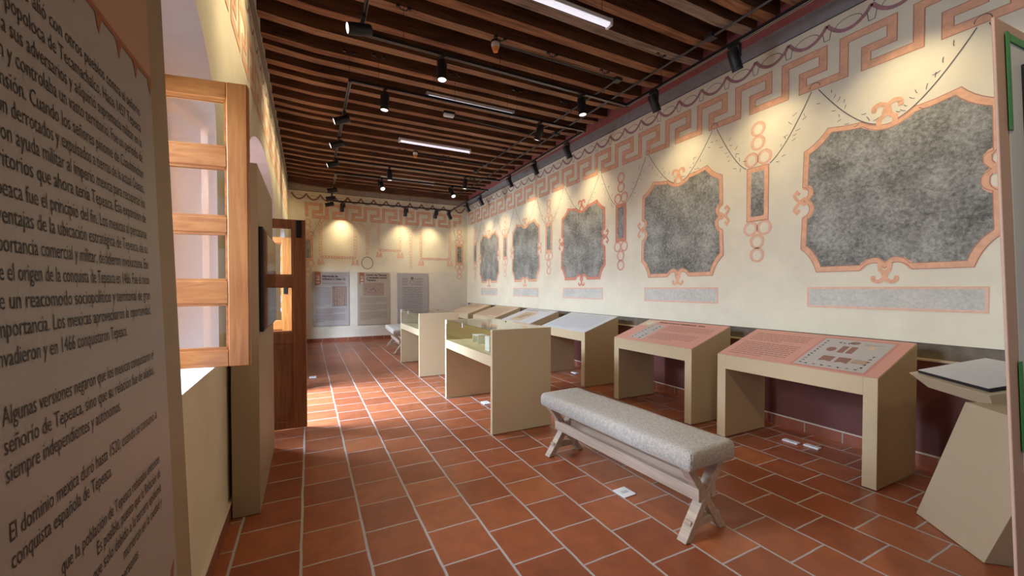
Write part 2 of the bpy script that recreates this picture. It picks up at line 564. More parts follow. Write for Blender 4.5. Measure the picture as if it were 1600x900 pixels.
far_edges = [-2.3, -1.95, -1.6, -1.25, -0.9, -0.55, -0.2, 0.15, 0.48, 0.8, 1.1, 1.43, 1.75, 2.05, 2.35, 2.64, 2.88, 3.22, 3.55, 3.88, 4.19, 4.58, 4.97, 5.32, 5.59, 5.91, 6.19, 6.54, 6.90, 7.19, 7.41, 7.86, 8.25, 8.66, 9.02, 9.38, 9.72, 10.07, 10.42, 10.78, 11.14, 11.46, 11.765]
for i, fe in enumerate(far_edges):
    random.seed(100 + i)
    b = MB()
    w = random.uniform(0.105, 0.13)
    zb = 4.21 + random.uniform(-0.008, 0.012) if fe < 11.7 else 4.085
    n = 9
    rings = []
    for k in range(n + 1):
        xx = XL + 0.001 + (XR - XL - 0.002) * k / n
        j = [random.uniform(-0.0035, 0.0035) for _ in range(4)]
        lift = 0.035 if k in (0, n) else 0.0
        rings.append([(xx, fe - w + j[0], zb + j[1] + lift), (xx, fe + j[2], zb + j[3] * 0.7 + lift), (xx, fe + j[2], ZC + 0.004), (xx, fe - w + j[0], ZC + 0.004)])
    b.loft(rings, beam_wood)
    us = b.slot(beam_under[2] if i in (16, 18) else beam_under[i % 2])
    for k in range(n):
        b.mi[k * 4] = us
    o = structure(b.build('ceiling_beam'))

# right wall: cream upper wall, painted bands, stone string and maroon dado
b = MB()
b.box((XR, YN, 0.985), (XR + 0.2, YF + 0.02, 3.955), plaster)
b.box((XR, YN, 3.955), (XR + 0.2, YF + 0.02, 3.967), line_dark)
b.box((XR, YN, 3.967), (XR + 0.2, YF + 0.02, 4.125), grey_band)
b.box((XR, YN, 4.125), (XR + 0.2, YF + 0.02, 4.5), red_band)
b.box((XR + 0.018, YN, 0.85), (XR + 0.2, YF + 0.02, 0.985), dado_grey)
b.box((4.376, YN, 0.0), (XR + 0.2, YF + 0.02, 0.853), dado_red)
b.box((4.370, YN, 0.846), (XR + 0.1, YF + 0.02, 0.861), dado_ledge)
wall_right = structure(b.build('wall_right'))
b = MB()
b.box((4.362, YN, 0), (4.38, YF, 0.098), skirt_mat('Y'))
b.box((4.360, YN, 0.098), (4.38, YF, 0.108), grout_mat)
structure(b.build('baseboard_right'))

# far wall
b = MB()
b.box((XL - 0.2, YF, 0), (XR, YF + 0.2, 1.90), plaster_low)
b.box((XL - 0.2, YF, 1.90), (XR, YF + 0.2, 3.955), plaster)
b.box((XL - 0.2, YF, 3.955), (XR, YF + 0.2, 3.967), line_dark)
b.box((XL - 0.2, YF, 3.967), (XR, YF + 0.2, 4.5), tan_band)
wall_far = structure(b.build('wall_far'))
b = MB()
b.box((XL, YF - 0.016, 0), (4.362, YF, 0.098), skirt_mat('X'))
b.box((XL, YF - 0.018, 0.098), (4.36, YF, 0.108), grout_mat)
structure(b.build('baseboard_far'))

# wall behind the camera
b = MB()
b.box((XL - 0.2, -3.5, 0), (XR + 0.2, YN, 4.5), plaster)
structure(b.build('wall_back'))

# left wall with arched, splayed openings
def arch_profile(yc, h, z0, zs, rise, n=14):
    pts = [(yc - h, z0), (yc - h, zs)]
    pts += [(yc - h * math.cos(PI * i / n), zs + rise * math.sin(PI * i / n)) for i in range(1, n)]
    pts += [(yc + h, zs), (yc + h, z0)]
    return pts
openings = [(-1.7, 0.84, 1.0, 2.28, 0.52), (1.93, 0.82, 1.0, 2.28, 0.50), (5.6, 1.62, 0.0, 2.42, 0.60), (9.25, 0.84, 1.0, 2.30, 0.55)]  # the first opening is unseen, added to let fill light in
XO = -1.02     # plane of the window frames
b = MB()
prev = YN
for yc, h, z0, zs, rise in openings:
    pr = arch_profile(yc, h, z0, zs, rise)
    b.face([(XL, prev, 0), (XL, yc - h, 0), (XL, yc - h, 4.5), (XL, prev, 4.5)], plaster)
    if z0 > 0:
        b.face([(XL, yc - h, 0), (XL, yc + h, 0), (XL, yc + h, z0), (XL, yc - h, z0)], plaster)
    for i in range(1, len(pr) - 2):
        (ya, za), (yb, zb) = pr[i], pr[i + 1]
        b.face([(XL, ya, za), (XL, yb, zb), (XL, yb, 4.5), (XL, ya, 4.5)], plaster)
    k = 0.97 if z0 > 0 else 0.55
    yi = yc if z0 > 0 else 5.42
    XD = -0.74 if z0 > 0 else -1.15
    inner = [(yi + (y - yc) * k, z0 + (z - z0) * (0.93 if z > z0 else 1)) for y, z in pr]
    for i in range(len(pr) - 1):
        b.face([(XL, *pr[i]), (XL, *pr[i + 1]), (XD, *inner[i + 1]), (XD, *inner[i])], reveal_white)
    if z0 > 0:
        b.face([(XL, *pr[0]), (XL, *pr[-1]), (XD, *inner[-1]), (XD, *inner[0])], reveal_white)
    prev = yc + h
b.face([(XL, prev, 0), (XL, YF, 0), (XL, YF, 4.5), (XL, prev, 4.5)], plaster)
for yc, zt in ((-1.7, 2.44), (1.93, 2.44), (9.25, 2.50)):
    b.box((-0.735, yc - 0.84, zt), (-0.665, yc + 0.84, 2.9), reveal_white)
wall_left = structure(b.build('wall_left'))
b = MB()
for y0, y1 in ((YN, 3.97), (7.23, YF)):
    b.box((XL, y0, 0), (XL + 0.016, y1, 0.098), skirt_mat('Y'))
    b.box((XL, y0, 0.098), (XL + 0.018, y1, 0.104), grout_mat)
structure(b.build('baseboard_left'))

# ------------------------------------------------------------------ murals (painted parts of the walls)
PR = lambda u, v, l: (XR - l, u, v)
PF = lambda u, v, l: (u, YF - l, v)
PL = lambda u, v, l: (XL + l, u, v)

def offset_line(pts, off):
    q = [Vector(p) for p in pts]
    out = []
    for i, p in enumerate(q):
        d1 = (q[i] - q[i - 1]).normalized() if i > 0 else (q[1] - q[0]).normalized()
        d2 = (q[i + 1] - q[i]).normalized() if i < len(q) - 1 else d1
        nn = Vector((-d1.y, d1.x))
        if (d1 - d2).length > 0.01:
            nn += Vector((-d2.y, d2.x))
        out.append(tuple(p + nn * off))
    return out

def meander(mb, P, u0, n, sgn, lift=0.002, per=0.505, z0=3.385, z1=3.69):
    """one running Greek key of n turns"""
    w = 0.066
    zm = z0 + 0.14
    pts = []
    for k in range(n):
        u = u0 + sgn * per * k
        s = sgn
        pts += [(u, z0), (u, z1), (u + s * 0.34, z1), (u + s * 0.34, zm), (u + s * 0.165, zm), (u + s * 0.165, z0)]
    strip(mb, P, pts, w, paint_orange, lift)
    for off in (-w / 2, w / 2):
        strip(mb, P, offset_line(pts, off), 0.006, paint_orange_edge, lift + 0.001)

def scallops(mb, P, u0, u1, per=0.34, zt=3.905, zl=3.785, lift=0.002, phase=0.0, w=0.032, mt=None):
    u = u0 + phase
    while u + per <= u1 + 0.05:
        pts = []
        for i in range(13):
            t = i / 12
            pts.append((u + per * t, zl + (zt - zl) * abs(2 * t - 1) ** 2.2))
        strip(mb, P, pts, w, mt or paint_purple, lift)
        dome = ellipse(u + per / 2, zl + 0.055, per * 0.30, 0.052, 10, 0, PI, False)
        strip(mb, P, dome, 0.006, line_vine, lift)
        cup = [(u - 0.035, 3.845), (u - 0.022, 3.765), (u + 0.022, 3.765), (u + 0.035, 3.845)]
        strip(mb, P, cup, 0.006, line_vine, lift)
        u += per

def hook(cx, cy, sx, sy, r):
    """small C scroll"""
    pts = bez((cx, cy), (cx + sx * r * 0.1, cy + sy * r * 1.4), (cx + sx * r * 1.1, cy + sy * r * 1.7), 6)
    pts += bez((cx + sx * r * 1.1, cy + sy * r * 1.7), (cx + sx * r * 1.9, cy + sy * r * 1.6), (cx + sx * r * 1.75, cy + sy * r * 1.0), 5)[1:]
    pts += [(cx + sx * r * 1.45, cy + sy * r * 0.95)]
    return pts

def cartouche(mb, P, c, red=False):
    half = [(0.0, 2.80)]
    half += bez((0.0, 2.80), (0.09, 2.80), (0.17, 2.875), 5)[1:]
    half += [(0.28, 2.885), (0.42, 2.915)]
    half += bez((0.42, 2.915), (0.50, 2.80), (0.615, 2.755), 5)[1:]
    half += [(0.625, 2.42)]
    half += bez((0.625, 2.42), (0.56, 2.41), (0.575, 2.34), 3)[1:]
    half += [(0.615, 2.285)]
    half += bez((0.615, 2.285), (0.555, 2.25), (0.565, 2.19), 3)[1:]
    half += bez((0.565, 2.19), (0.57, 2.14), (0.625, 2.12), 3)[1:]
    half += [(0.635, 1.83)]
    half += bez((0.635, 1.83), (0.54, 1.76), (0.50, 1.605), 5)[1:]
    half += [(0.17, 1.605)]
    half += bez((0.17, 1.605), (0.12, 1.68), (0.05, 1.665), 4)[1:]
    half += [(0.0, 1.62)]
    out = [(c - u, v) for u, v in half] + [(c + u, v) for u, v in reversed(half[1:-1])]
    fill(mb, P, out, paint_grey, 0.0015)
    po = paint_red if red else paint_orange
    strip(mb, P, out, 0.046, po, 0.0025, True)
    strip(mb, P, [(c + (u - c) * 1.038, 2.26 + (v - 2.26) * 1.038) for u, v in out], 0.006, paint_orange_edge, 0.003, True)
    strip(mb, P, [(c + (u - c) * 0.963, 2.26 + (v - 2.26) * 0.963) for u, v in out], 0.005, paint_orange_edge, 0.003, True)
    for s in (-1, 1):
        h1 = [(c - s * 0.05, 2.80), (c - s * 0.055, 2.87)] + hook(c - s * 0.02, 2.90, s, 1, 0.062)
        lf = 0.0035 if s < 0 else 0.0042
        strip(mb, P, h1, 0.036, po, lf)
        h2 = [(c - s * 0.035, 1.64), (c - s * 0.03, 1.58)] + hook(c - s * 0.01, 1.565, s, -1, 0.05)
        strip(mb, P, h2, 0.032, po, lf)
        for t in (-1, 1):
            e = c + s * 0.60
            h3 = [(e, 2.285 - t * 0.02)] + bez((e + s * 0.03, 2.285 - t * 0.03), (e + s * 0.11, 2.285 + t * 0.02), (e + s * 0.125, 2.285 + t * 0.075), 5) + [(e + s * 0.10, 2.285 + t * 0.105), (e + s * 0.075, 2.285 + t * 0.075)]
            strip(mb, P, h3, 0.028, po, 0.0035 if t < 0 else 0.0042)

def pearl(mb, P, u, v, r, po, fillc=True):
    if fillc:
        fill(mb, P, ellipse(u, v, r, r, 20), paint_salmon, 0.0015)
        fill(mb, P, ellipse(u, v - r * 0.05, r * 0.62, r * 0.7, 16), plaster, 0.002)
    strip(mb, P, ellipse(u, v, r, r, 20), 0.012, po, 0.0025, True)

def pendant(mb, P, c, red=False, k=1.0):
    po = paint_red if red else paint_orange
    r = 0.076
    for u, v in ((0, 3.165), (0, 3.015), (-0.072, 2.845), (0.072, 2.845), (-0.075, 2.085), (0.075, 2.085), (0, 1.94), (0, 1.79)):
        pearl(mb, P, c + u * k, v, r * k, po)
    fill(mb, P, [(c - 0.118 * k, 2.755), (c + 0.118 * k, 2.755), (c + 0.118 * k, 2.165), (c - 0.118 * k, 2.165)], po, 0.003)
    fill(mb, P, [(c - 0.072 * k, 2.70), (c + 0.072 * k, 2.70), (c + 0.072 * k, 2.215), (c - 0.072 * k, 2.215)], paint_grey, 0.004)
    strip(mb, P, [(c - 0.118 * k, 2.755), (c + 0.118 * k, 2.755), (c + 0.118 * k, 2.165), (c - 0.118 * k, 2.165)], 0.006, paint_orange_edge, 0.004, True)

def plaque(mb, P, c, hw):
    q = [(c - hw, 1.425), (c + hw, 1.425), (c + hw, 1.25), (c - hw, 1.25)]
    fill(mb, P, q, paint_lightgrey, 0.0015)
    strip(mb, P, q, 0.020, paint_salmon, 0.0025, True)
    strip(mb, P, [(c - hw - 0.008, 1.433), (c + hw + 0.008, 1.433), (c + hw + 0.008, 1.242), (c - hw - 0.008, 1.242)], 0.005, paint_orange, 0.003, True)

def vine(mb, P, a, b_, sag, rnd):
    mid = ((a[0] + b_[0]) / 2 + (b_[0] - a[0]) * 0.12, (a[1] + b_[1]) / 2 - sag)
    pts = bez(a, mid, b_, 16)
    strip(mb, P, pts, 0.008, line_vine, 0.003)
    for i in range(2, 15, 1):
        p = Vector(pts[i])
        d = (Vector(pts[i + 1]) - Vector(pts[i - 1])).normalized()
        for s in (-1, 1):
            if rnd.random() < 0.55:
                continue
            n = Vector((-d.y, d.x)) * s
            q = p + n * rnd.uniform(0.015, 0.06)
            e = q + (n * 0.5 + d * rnd.uniform(-0.9, 0.9)).normalized() * rnd.uniform(0.025, 0.05)
            strip(mb, P, bez(tuple(q), tuple((q + e) / 2 + d * 0.008), tuple(e), 3), 0.005, line_vine, 0.003)

cart_y = [1.63, 3.79, 5.91, 8.03, 10.08]
pend_y = [2.73, 4.89, 7.02, 9.07, 11.09]
mb = MB()
meander(mb, PR, 1.945 + 0.508 * 19, 24, -1, per=0.508)
wo = mb.build('painted_meander', wall_right)
mb = MB()
scallops(mb, PR, -0.64, 11.7, per=0.3405, phase=0.0)
mb.build('painted_garland', wall_right)
order = ['nearest of the row', 'second of the row', 'middle of the row', 'fourth of the row', 'farthest of the row']
for i, c in enumerate(cart_y):
    mb = MB(); cartouche(mb, PR, c, i == 2)
    mb.build('painted_cartouche', wall_right)
    mb = MB(); plaque(mb, PR, c, 0.585 if i < 4 else 0.55)
    mb.build('painted_plaque', wall_right)
for i, c in enumerate(pend_y):
    mb = MB(); pendant(mb, PR, c, i == 1)
    mb.build('painted_pendant', wall_right)
rnd = random.Random(3)
mb = MB()
allc = sorted([(c, 'c') for c in cart_y] + [(c, 'p') for c in pend_y] + [(0.55, 'p')])
for (c1, k1), (c2, k2) in zip(allc, allc[1:]):
    h = (c1 + c2) / 2
    lo = (c1 + (0.13 if k1 == 'p' else 0.06), 2.76 if k1 == 'p' else 2.84)
    hi = (c2 - (0.13 if k2 == 'p' else 0.06), 2.76 if k2 == 'p' else 2.84)
    vine(mb, PR, (h - 0.03, 3.34), lo, 0.20, rnd)
    vine(mb, PR, (h + 0.03, 3.34), hi, 0.20, rnd)
    strip(mb, PR, ellipse(h, 3.37, 0.045, 0.045, 9, 0, PI, False), 0.006, line_vine, 0.004)
mb.build('painted_vine', wall_right)

# far wall mural: frieze, festoon frames of links, medallion, two pendants
mb = MB()
meander(mb, PF, -0.03, 9, 1, per=0.483, z0=3.30, z1=3.635)
mb.build('painted_meander', wall_far)
mb = MB()
scallops(mb, PF, XL + 0.08, XR, per=0.335, zt=3.89, zl=3.745, w=0.042, mt=mat('brown_garland_mural_paint', (0.33, 0.135, 0.10), 0.8, 0.25, 30))
mb.build('painted_garland', wall_far)
def chain(mb, P, a, b_, r, rnd, mt=None, step=1.55):
    a, b_ = Vector(a), Vector(b_)
    d = b_ - a; L = d.length; n = max(1, int(L / (r * step))); d.normalize()
    for i in range(n):
        p = a + d * (L * (i + 0.5) / n)
        rr = r * rnd.uniform(0.7, 1.15)
        rx, ry = (rr * 1.05, rr * 0.75) if abs(d.x) > abs(d.y) else (rr * 0.75, rr * 1.05)
        strip(mb, P, ellipse(p.x, p.y, rx, ry, 12), 0.011, mt or paint_orange, 0.002 + 0.0004 * (i % 3), True)
def tassel(mb, P, u, v):
    fill(mb, P, [(u - 0.015, v), (u + 0.015, v), (u + 0.045, v - 0.15), (u - 0.045, v - 0.15)], paint_salmon, 0.002)
    strip(mb, P, [(u - 0.015, v), (u + 0.015, v), (u + 0.045, v - 0.15), (u - 0.045, v - 0.15)], 0.008, paint_orange, 0.003, True)
for (u0, u1, zt, zb, r) in ((0.29, 1.15, 3.16, 2.26, 0.05), (1.77, 2.36, 3.25, 2.5, 0.045), (2.955, 3.84, 3.22, 2.30, 0.045)):
    mb = MB()
    chain(mb, PF, (u0, zt), (u0, zb), r, rnd); chain(mb, PF, (u1, zt), (u1, zb), r, rnd)
    chain(mb, PF, (u0, zb), (u1, zb), r * 0.85, rnd, paint_red)
    chain(mb, PF, (u0, zt + 0.02), (u0 + 0.2, zt + 0.10), r * 0.7, rnd); chain(mb, PF, (u1, zt + 0.02), (u1 - 0.2, zt + 0.10), r * 0.7, rnd)
    for u in (u0 - 0.03, u0 + 0.05, u1 - 0.05, u1 + 0.05):
        tassel(mb, PF, u, zb - 0.05)
    mb.build('painted_chain_frame', wall_far)
mb = MB()
strip(mb, PF, ellipse(1.46, 2.13, 0.148, 0.165, 28), 0.016, line_vine, 0.002, True)
chain(mb, PF, (1.46, 3.02), (1.46, 2.31), 0.045, rnd)
chain(mb, PF, (1.24, 3.26), (1.44, 3.05), 0.045, rnd); chain(mb, PF, (1.68, 3.28), (1.48, 3.05), 0.045, rnd)
mb.build('painted_medallion', wall_far)
mb = MB()
chain(mb, PF, (2.66, 2.98), (2.66, 2.0), 0.05, rnd)
chain(mb, PF, (2.46, 3.26), (2.64, 3.0), 0.045, rnd); chain(mb, PF, (2.86, 3.28), (2.68, 3.0), 0.045, rnd)
mb.build('painted_link_pendant', wall_far)
for c in (-0.01, 4.145):
    mb = MB(); pendant(mb, PF, c); mb.build('painted_pendant', wall_far)
mb = MB()
vine(mb, PF, (0.30, 3.27), (0.06, 2.78), 0.1, rnd); vine(mb, PF, (3.95, 3.25), (4.08, 2.8), 0.1, rnd)
mb.build('painted_vine', wall_far)
# left wall frieze
mb = MB()
meander(mb, PL, 0.6, 22, 1, per=0.508, z0=3.245, z1=3.59)
mb.build('painted_meander', wall_left)
mb = MB()
scallops(mb, PL, 0.5, 11.7, per=0.3405)
mb.build('painted_garland', wall_left)
mb = MB()
strip(mb, PL, [(0, 3.96), (11.7, 3.96)], 0.012, line_dark, 0.002)
fill(mb, PL, [(0, 3.97), (11.7, 3.97), (11.7, 4.2), (0, 4.2)], tan_band, 0.0015)
mb.build('painted_band', wall_left)

# ------------------------------------------------------------------ windows and the door
def leaf(root, name, hinge, ang, width, z0, z1, rows, stile, thick, wood, wood2, solid_to=None, strap=None):
    """glazed leaf: hinge point (x, y), opening direction angle; each pane a sub-part"""
    d = Vector((math.cos(ang), math.sin(ang), 0)); n = Vector((-d.y, d.x, 0)) * thick / 2
    h = Vector((hinge[0], hinge[1], 0))
    def bx(mb, u0, u1, a, c, mt, t=1.0):
        p0, p1 = h + d * u0, h + d * u1
        za, zc = Vector((0, 0, a)), Vector((0, 0, c)); m_ = n * t
        mb.hexa([p0 - m_ + za, p1 - m_ + za, p1 + m_ + za, p0 + m_ + za, p0 - m_ + zc, p1 - m_ + zc, p1 + m_ + zc, p0 + m_ + zc], mt)
    mb = MB()
    bx(mb, 0, stile, z0, z1, wood); bx(mb, width - stile, width, z0, z1, wood)
    edges = [z1] + [v for r in rows for v in r] + [solid_to[1] if solid_to else z0]
    if solid_to:
        edges += [solid_to[0], z0]
    for i in range(0, len(edges), 2):
        bx(mb, stile, width - stile, edges[i + 1], edges[i], wood2, 0.92)
    o = mb.build(name, root, bevel=0.004)
    mg = MB()
    g = MB()
    for a, c in rows:
        bx(g, stile - 0.004, width - stile + 0.004, c - 0.004, a + 0.004, glass, 0.08)
        for s in (-1, 1):    # glazing beads
            for (ua, ub, va, vb) in ((stile, width - stile, a - 0.012, a), (stile, width - stile, c, c + 0.012), (stile, stile + 0.012, c, a), (width - stile - 0.012, width - stile, c, a)):
                p0, p1 = h + d * ua + n * s * 0.45, h + d * ub + n * s * 0.45
                m_ = n * 0.2
                mg.hexa([p0 - m_ + Vector((0, 0, va)), p1 - m_ + Vector((0, 0, va)), p1 + m_ + Vector((0, 0, va)), p0 + m_ + Vector((0, 0, va)), p0 - m_ + Vector((0, 0, vb)), p1 - m_ + Vector((0, 0, vb)), p1 + m_ + Vector((0, 0, vb)), p0 + m_ + Vector((0, 0, vb))], wood2)
    g.build('glass_pane', o)
    mg.build('glazing_bead', o)
    if solid_to:
        s = MB(); bx(s, stile - 0.004, width - stile + 0.004, solid_to[0] - 0.004, solid_to[1] + 0.004, wood, 0.45)
        bx(s, stile + 0.05, width - stile - 0.05, solid_to[0] + 0.06, solid_to[1] - 0.06, wood, 0.75)
        s.build('door_panel', o, bevel=0.008)
    if strap:
        u0, u1, a, c = strap
        for s_ in (-1,):
            st = MB(); bx(st, u0, u1, a, c, iron, 1.25); st.build('bolt_plate', o, bevel=0.004)
    return o

def frame(root, yc, hw, z0, z1, x0=-0.74, x1=-0.66, t=0.075, wood=None):
    mb = MB()
    w = wood or oak
    mb.box((x0, yc - hw, z0), (x1, yc - hw + t, z1), w); mb.box((x0, yc + hw - t, z0), (x1, yc + hw, z1), w)
    mb.box((x0, yc - hw, z1 - t), (x1, yc + hw, z1), w)
    if z0 > 0.1:
        mb.box((x0, yc - hw, z0), (x1, yc + hw, z0 + t), w)
    mb.build('window_frame' if z0 > 0.1 else 'door_frame', root, bevel=0.003)

def opening_root(name, label, cat):
    o = thing(name, label, cat)
    o['kind'] = 'structure'
    return o

w1 = opening_root('window_1', 'orange wooden casement window standing open in the first arched recess of the left wall', 'window')
frame(w1, 1.93, 0.79, 1.0, 2.44)
a1 = math.atan2(-0.15, 0.989)
fx_, fy_ = -0.258, 2.37
zs = lambda z, y=2.37: 1.42 + (z - 1.42) * y / 2.62
ww = 0.47
leaf(w1, 'casement_leaf', (fx_ - 0.989 * ww, fy_ + 0.15 * ww), a1, ww, zs(1.0) + 0.0, zs(2.52), [(zs(2.43), zs(2.17)), (zs(2.07), zs(1.80)), (zs(1.72), zs(1.46)), (zs(1.34), zs(1.09))], 0.088, 0.042, oak, oak_h)
leaf(w1, 'casement_leaf', (-0.70, 1.22), math.radians(90), 0.68, 1.04, 2.40, [(2.32, 2.10), (2.02, 1.76), (1.69, 1.45), (1.35, 1.12)], 0.088, 0.042, oak, oak_h)
w2 = opening_root('window_2', 'wooden casement window in the arched recess of the left wall beyond the door', 'window')
frame(w2, 9.25, 0.81, 1.0, 2.50)
leaf(w2, 'casement_leaf', (-0.70, 9.97), math.radians(5), 0.5, 1.04, 2.46, [(2.37, 2.10), (2.02, 1.76), (1.69, 1.45), (1.35, 1.12)], 0.088, 0.042, oak, oak_h)
d1 = opening_root('door_1', 'brown wooden double door with glazed upper panes standing open in the left wall', 'door')
frame(d1, 5.42, 0.90, 0.0, 2.62, -1.15, -1.02, wood=door_wood)
leaf(d1, 'door_leaf', (-0.99, 4.64), math.radians(-2.5), 0.97, 0.012, 2.11, [(2.03, 1.55), (1.44, 0.985)], 0.118, 0.045, door_wood, door_wood, (0.09, 0.87), (0.885, 0.935, 1.93, 2.105))
leaf(d1, 'door_leaf', (-1.10, 6.24), math.radians(0), 0.90, 0.012, 2.11, [(2.03, 1.55), (1.44, 0.985)], 0.115, 0.045, oak, oak_h, (0.09, 0.87), (0.80, 0.85, 1.35, 1.6))

# ------------------------------------------------------------------ ceiling fittings
RZ = 3.84
def wire(mb, x, y, z0, z1=4.205):
    mb.tube([(x, y, z0), (x, y, z1)], 0.0022, black_metal, 5)
def anchor(mb, x, y, z=4.205):
    for s in (-1, 1):
        mb.tube([(x, y, z - 0.035), (x + s * 0.03, y, z - 0.03), (x + s * 0.04, y, z - 0.005)], 0.005, black_metal, 6)
        mb.box((x + s * 0.055 - 0.018, y - 0.012, z - 0.014), (x + s * 0.055 + 0.018, y + 0.012, z + 0.01), black_metal)

def track(label, pts, wires, z):
    root = thing('track_rail', label, 'lighting track', (pts[0][0], pts[0][1], z))
    o = (pts[0][0], pts[0][1], z)
    mb = MB()
    for (xa, ya), (xb, yb) in zip(pts, pts[1:]):
        mb.bar((xa, ya, z), (xb, yb, z), 0.036, 0.032, black_metal)
    mb.build('rail_body', root, origin=o)
    mb = MB()
    for (xa, ya), (xb, yb) in zip(pts, pts[1:]):
        d = Vector((xb - xa, yb - ya, 0)).normalized(); s = Vector((-d.y, d.x, 0)) * 0.0125
        for q in (-1, 1):
            mb.bar(Vector((xa, ya, z - 0.016)) + s * q + d * 0.02, Vector((xb, yb, z - 0.016)) + s * q - d * 0.02, 0.006, 0.003, rail_silver)
    mb.build('contact_strip', root, origin=o)
    for x, y in wires:
        mb = MB(); wire(mb, x, y, z + 0.016); anchor(mb, x, y)
        mb.build('suspension_wire', root, origin=o)
    return root
track('black ceiling track of the nearest lighting loop, above bench and pink desks', [(0.44, -0.6), (0.46, 4.07), (3.77, 4.09), (3.75, -0.6)], [(0.86, 4.07), (1.92, 4.08), (2.6, 4.08), (3.4, 4.09), (3.76, 3.5), (3.75, 2.4), (3.75, 1.0), (0.45, 2.0)], RZ)
track('black ceiling track of the middle lighting loop, above the display cases', [(0.455, 8.25), (0.45, 5.05), (3.80, 5.03), (3.85, 8.2), (0.455, 8.25)], [(0.45, 5.12), (0.77, 5.05), (1.72, 5.04), (2.63, 5.04), (3.42, 5.03), (3.82, 6.3), (3.84, 7.5), (1.7, 8.23), (2.6, 8.22)], RZ)
track('black ceiling track of the farthest lighting loop, in front of the mural end wall', [(0.50, 8.67), (3.72, 8.6), (3.74, 11.30), (0.53, 11.45), (0.50, 8.67)], [(1.2, 8.65), (2.6, 8.62), (0.9, 11.43), (1.75, 11.4), (2.55, 11.36), (3.3, 11.32), (3.73, 9.6), (3.73, 10.5)], 3.70)

def head_mesh():
    mb = MB()
    mb.lathe([(0.022, 0.102), (0.045, 0.102), (0.051, 0.094), (0.051, -0.062), (0.0485, -0.064), (0.0485, -0.068), (0.051, -0.070), (0.051, -0.104), (0.043, -0.104), (0.041, -0.094)], black_metal, n=22)
    return mb
def spot(label, x, y, z, aim, drop=0.115, side=(0, 0, 0), power=1.0, cone=104, blend=0.95):
    """track spotlight below the rail point (x, y, z) aimed along the vector aim"""
    root = thing('track_spotlight', label, 'spotlight', (x, y, z - 0.016), group='spotlights on the ceiling tracks')
    mb = MB(); mb.box((-0.017, -0.055, -0.03), (0.017, 0.055, 0.0), black_metal)
    mb.build('track_adapter', root, bevel=0.003)
    aim = Vector(aim).normalized()
    # the arm drops beside the head
    sd = aim.cross(Vector((0, 0, 1)))
    if sd.length < 0.2:
        sd = Vector((0, 1, 0))
    sd.normalize()
    off = sd * 0.063
    mb = MB()
    mb.bar(off + Vector((0, 0, -0.022)), off + Vector((0, 0, -drop - 0.03)), 0.012, 0.028, black_metal, (1, 0, 0))
    mb.bar(Vector((0, 0, -0.026)), off * 1.1 + Vector((0, 0, -0.026)), 0.028, 0.012, black_metal)
    mb.bar(off * 1.1 + Vector((0, 0, -drop)), off * 0.7 + Vector((0, 0, -drop)), 0.016, 0.016, black_metal)
    mb.build('arm', root)
    h = head_mesh().build('head', root, smooth=True)
    q = aim.to_track_quat('-Z', 'Y')
    h.location = Vector((0, 0, -drop)) + aim * 0.035
    h.rotation_euler = q.to_euler()
    mb = MB(); mb.lathe([(0.042, -0.100), (0.042, -0.0975)], lens_mat, n=18)
    mb.build('lens', h)
    if power > 0:
        l = bpy.data.lights.new('spot_bulb', 'SPOT')
        l.energy = SPOT_W * power; l.color = SPOT_COL
        l.spot_size = math.radians(cone); l.spot_blend = blend; l.shadow_soft_size = 0.03
        lo = bpy.data.objects.new('spot_bulb', l); COL.objects.link(lo)
        lo.parent = h; lo.location = (0, 0, -0.104)
    return root

LBL = 'black spotlight '
wallaim = (0.50, 0.02, -0.87)
# near loop
spot(LBL + 'at the corner of the nearest track, tilted towards the left wall', 0.45, 3.80, RZ, (-0.95, -0.12, -0.22))
spot(LBL + 'hanging down on the nearest cross bar, above the nearer display case', 1.25, 4.07, RZ, (-0.03, -0.1, -1), power=1.2)
spot(LBL + 'hanging down on the nearest cross bar, close to the red wall strip', 3.04, 4.09, RZ, (0.05, -0.1, -1), power=1.2)
spot(LBL + 'tilted at the wall beside the corner of the nearest track', 3.76, 3.62, RZ, wallaim)
spot(LBL + 'tilted at the wall, large against the grey painted band', 3.755, 2.58, RZ, wallaim)
for yy, w_ in ((1.45, 'over the nearest pink desk'), (0.3, 'over the kiosk')):
    spot(LBL + 'on the wall side of the nearest track, ' + w_, 3.75, yy, RZ, wallaim)
for yy, w_ in ((2.1, 'beside the open window'), (0.7, 'over the long text panel')):
    spot(LBL + 'added unseen to brighten the floor, ' + w_, 0.45, yy, RZ, (0.30, 0.10, -1), power=1.6)  # lamps added out of view to lift the dark near floor
spot(LBL + 'added unseen to brighten the wall above the open window', 0.45, 2.9, RZ, (-0.72, 0.06, -0.69), power=1.2)  # added out of view to brighten the left wall
spot(LBL + 'added unseen to brighten the green-edged panel', 0.45, -0.42, RZ, (1.75, 0.8, -2.1), power=3.0, cone=60)  # added out of view to light the panel's dark front
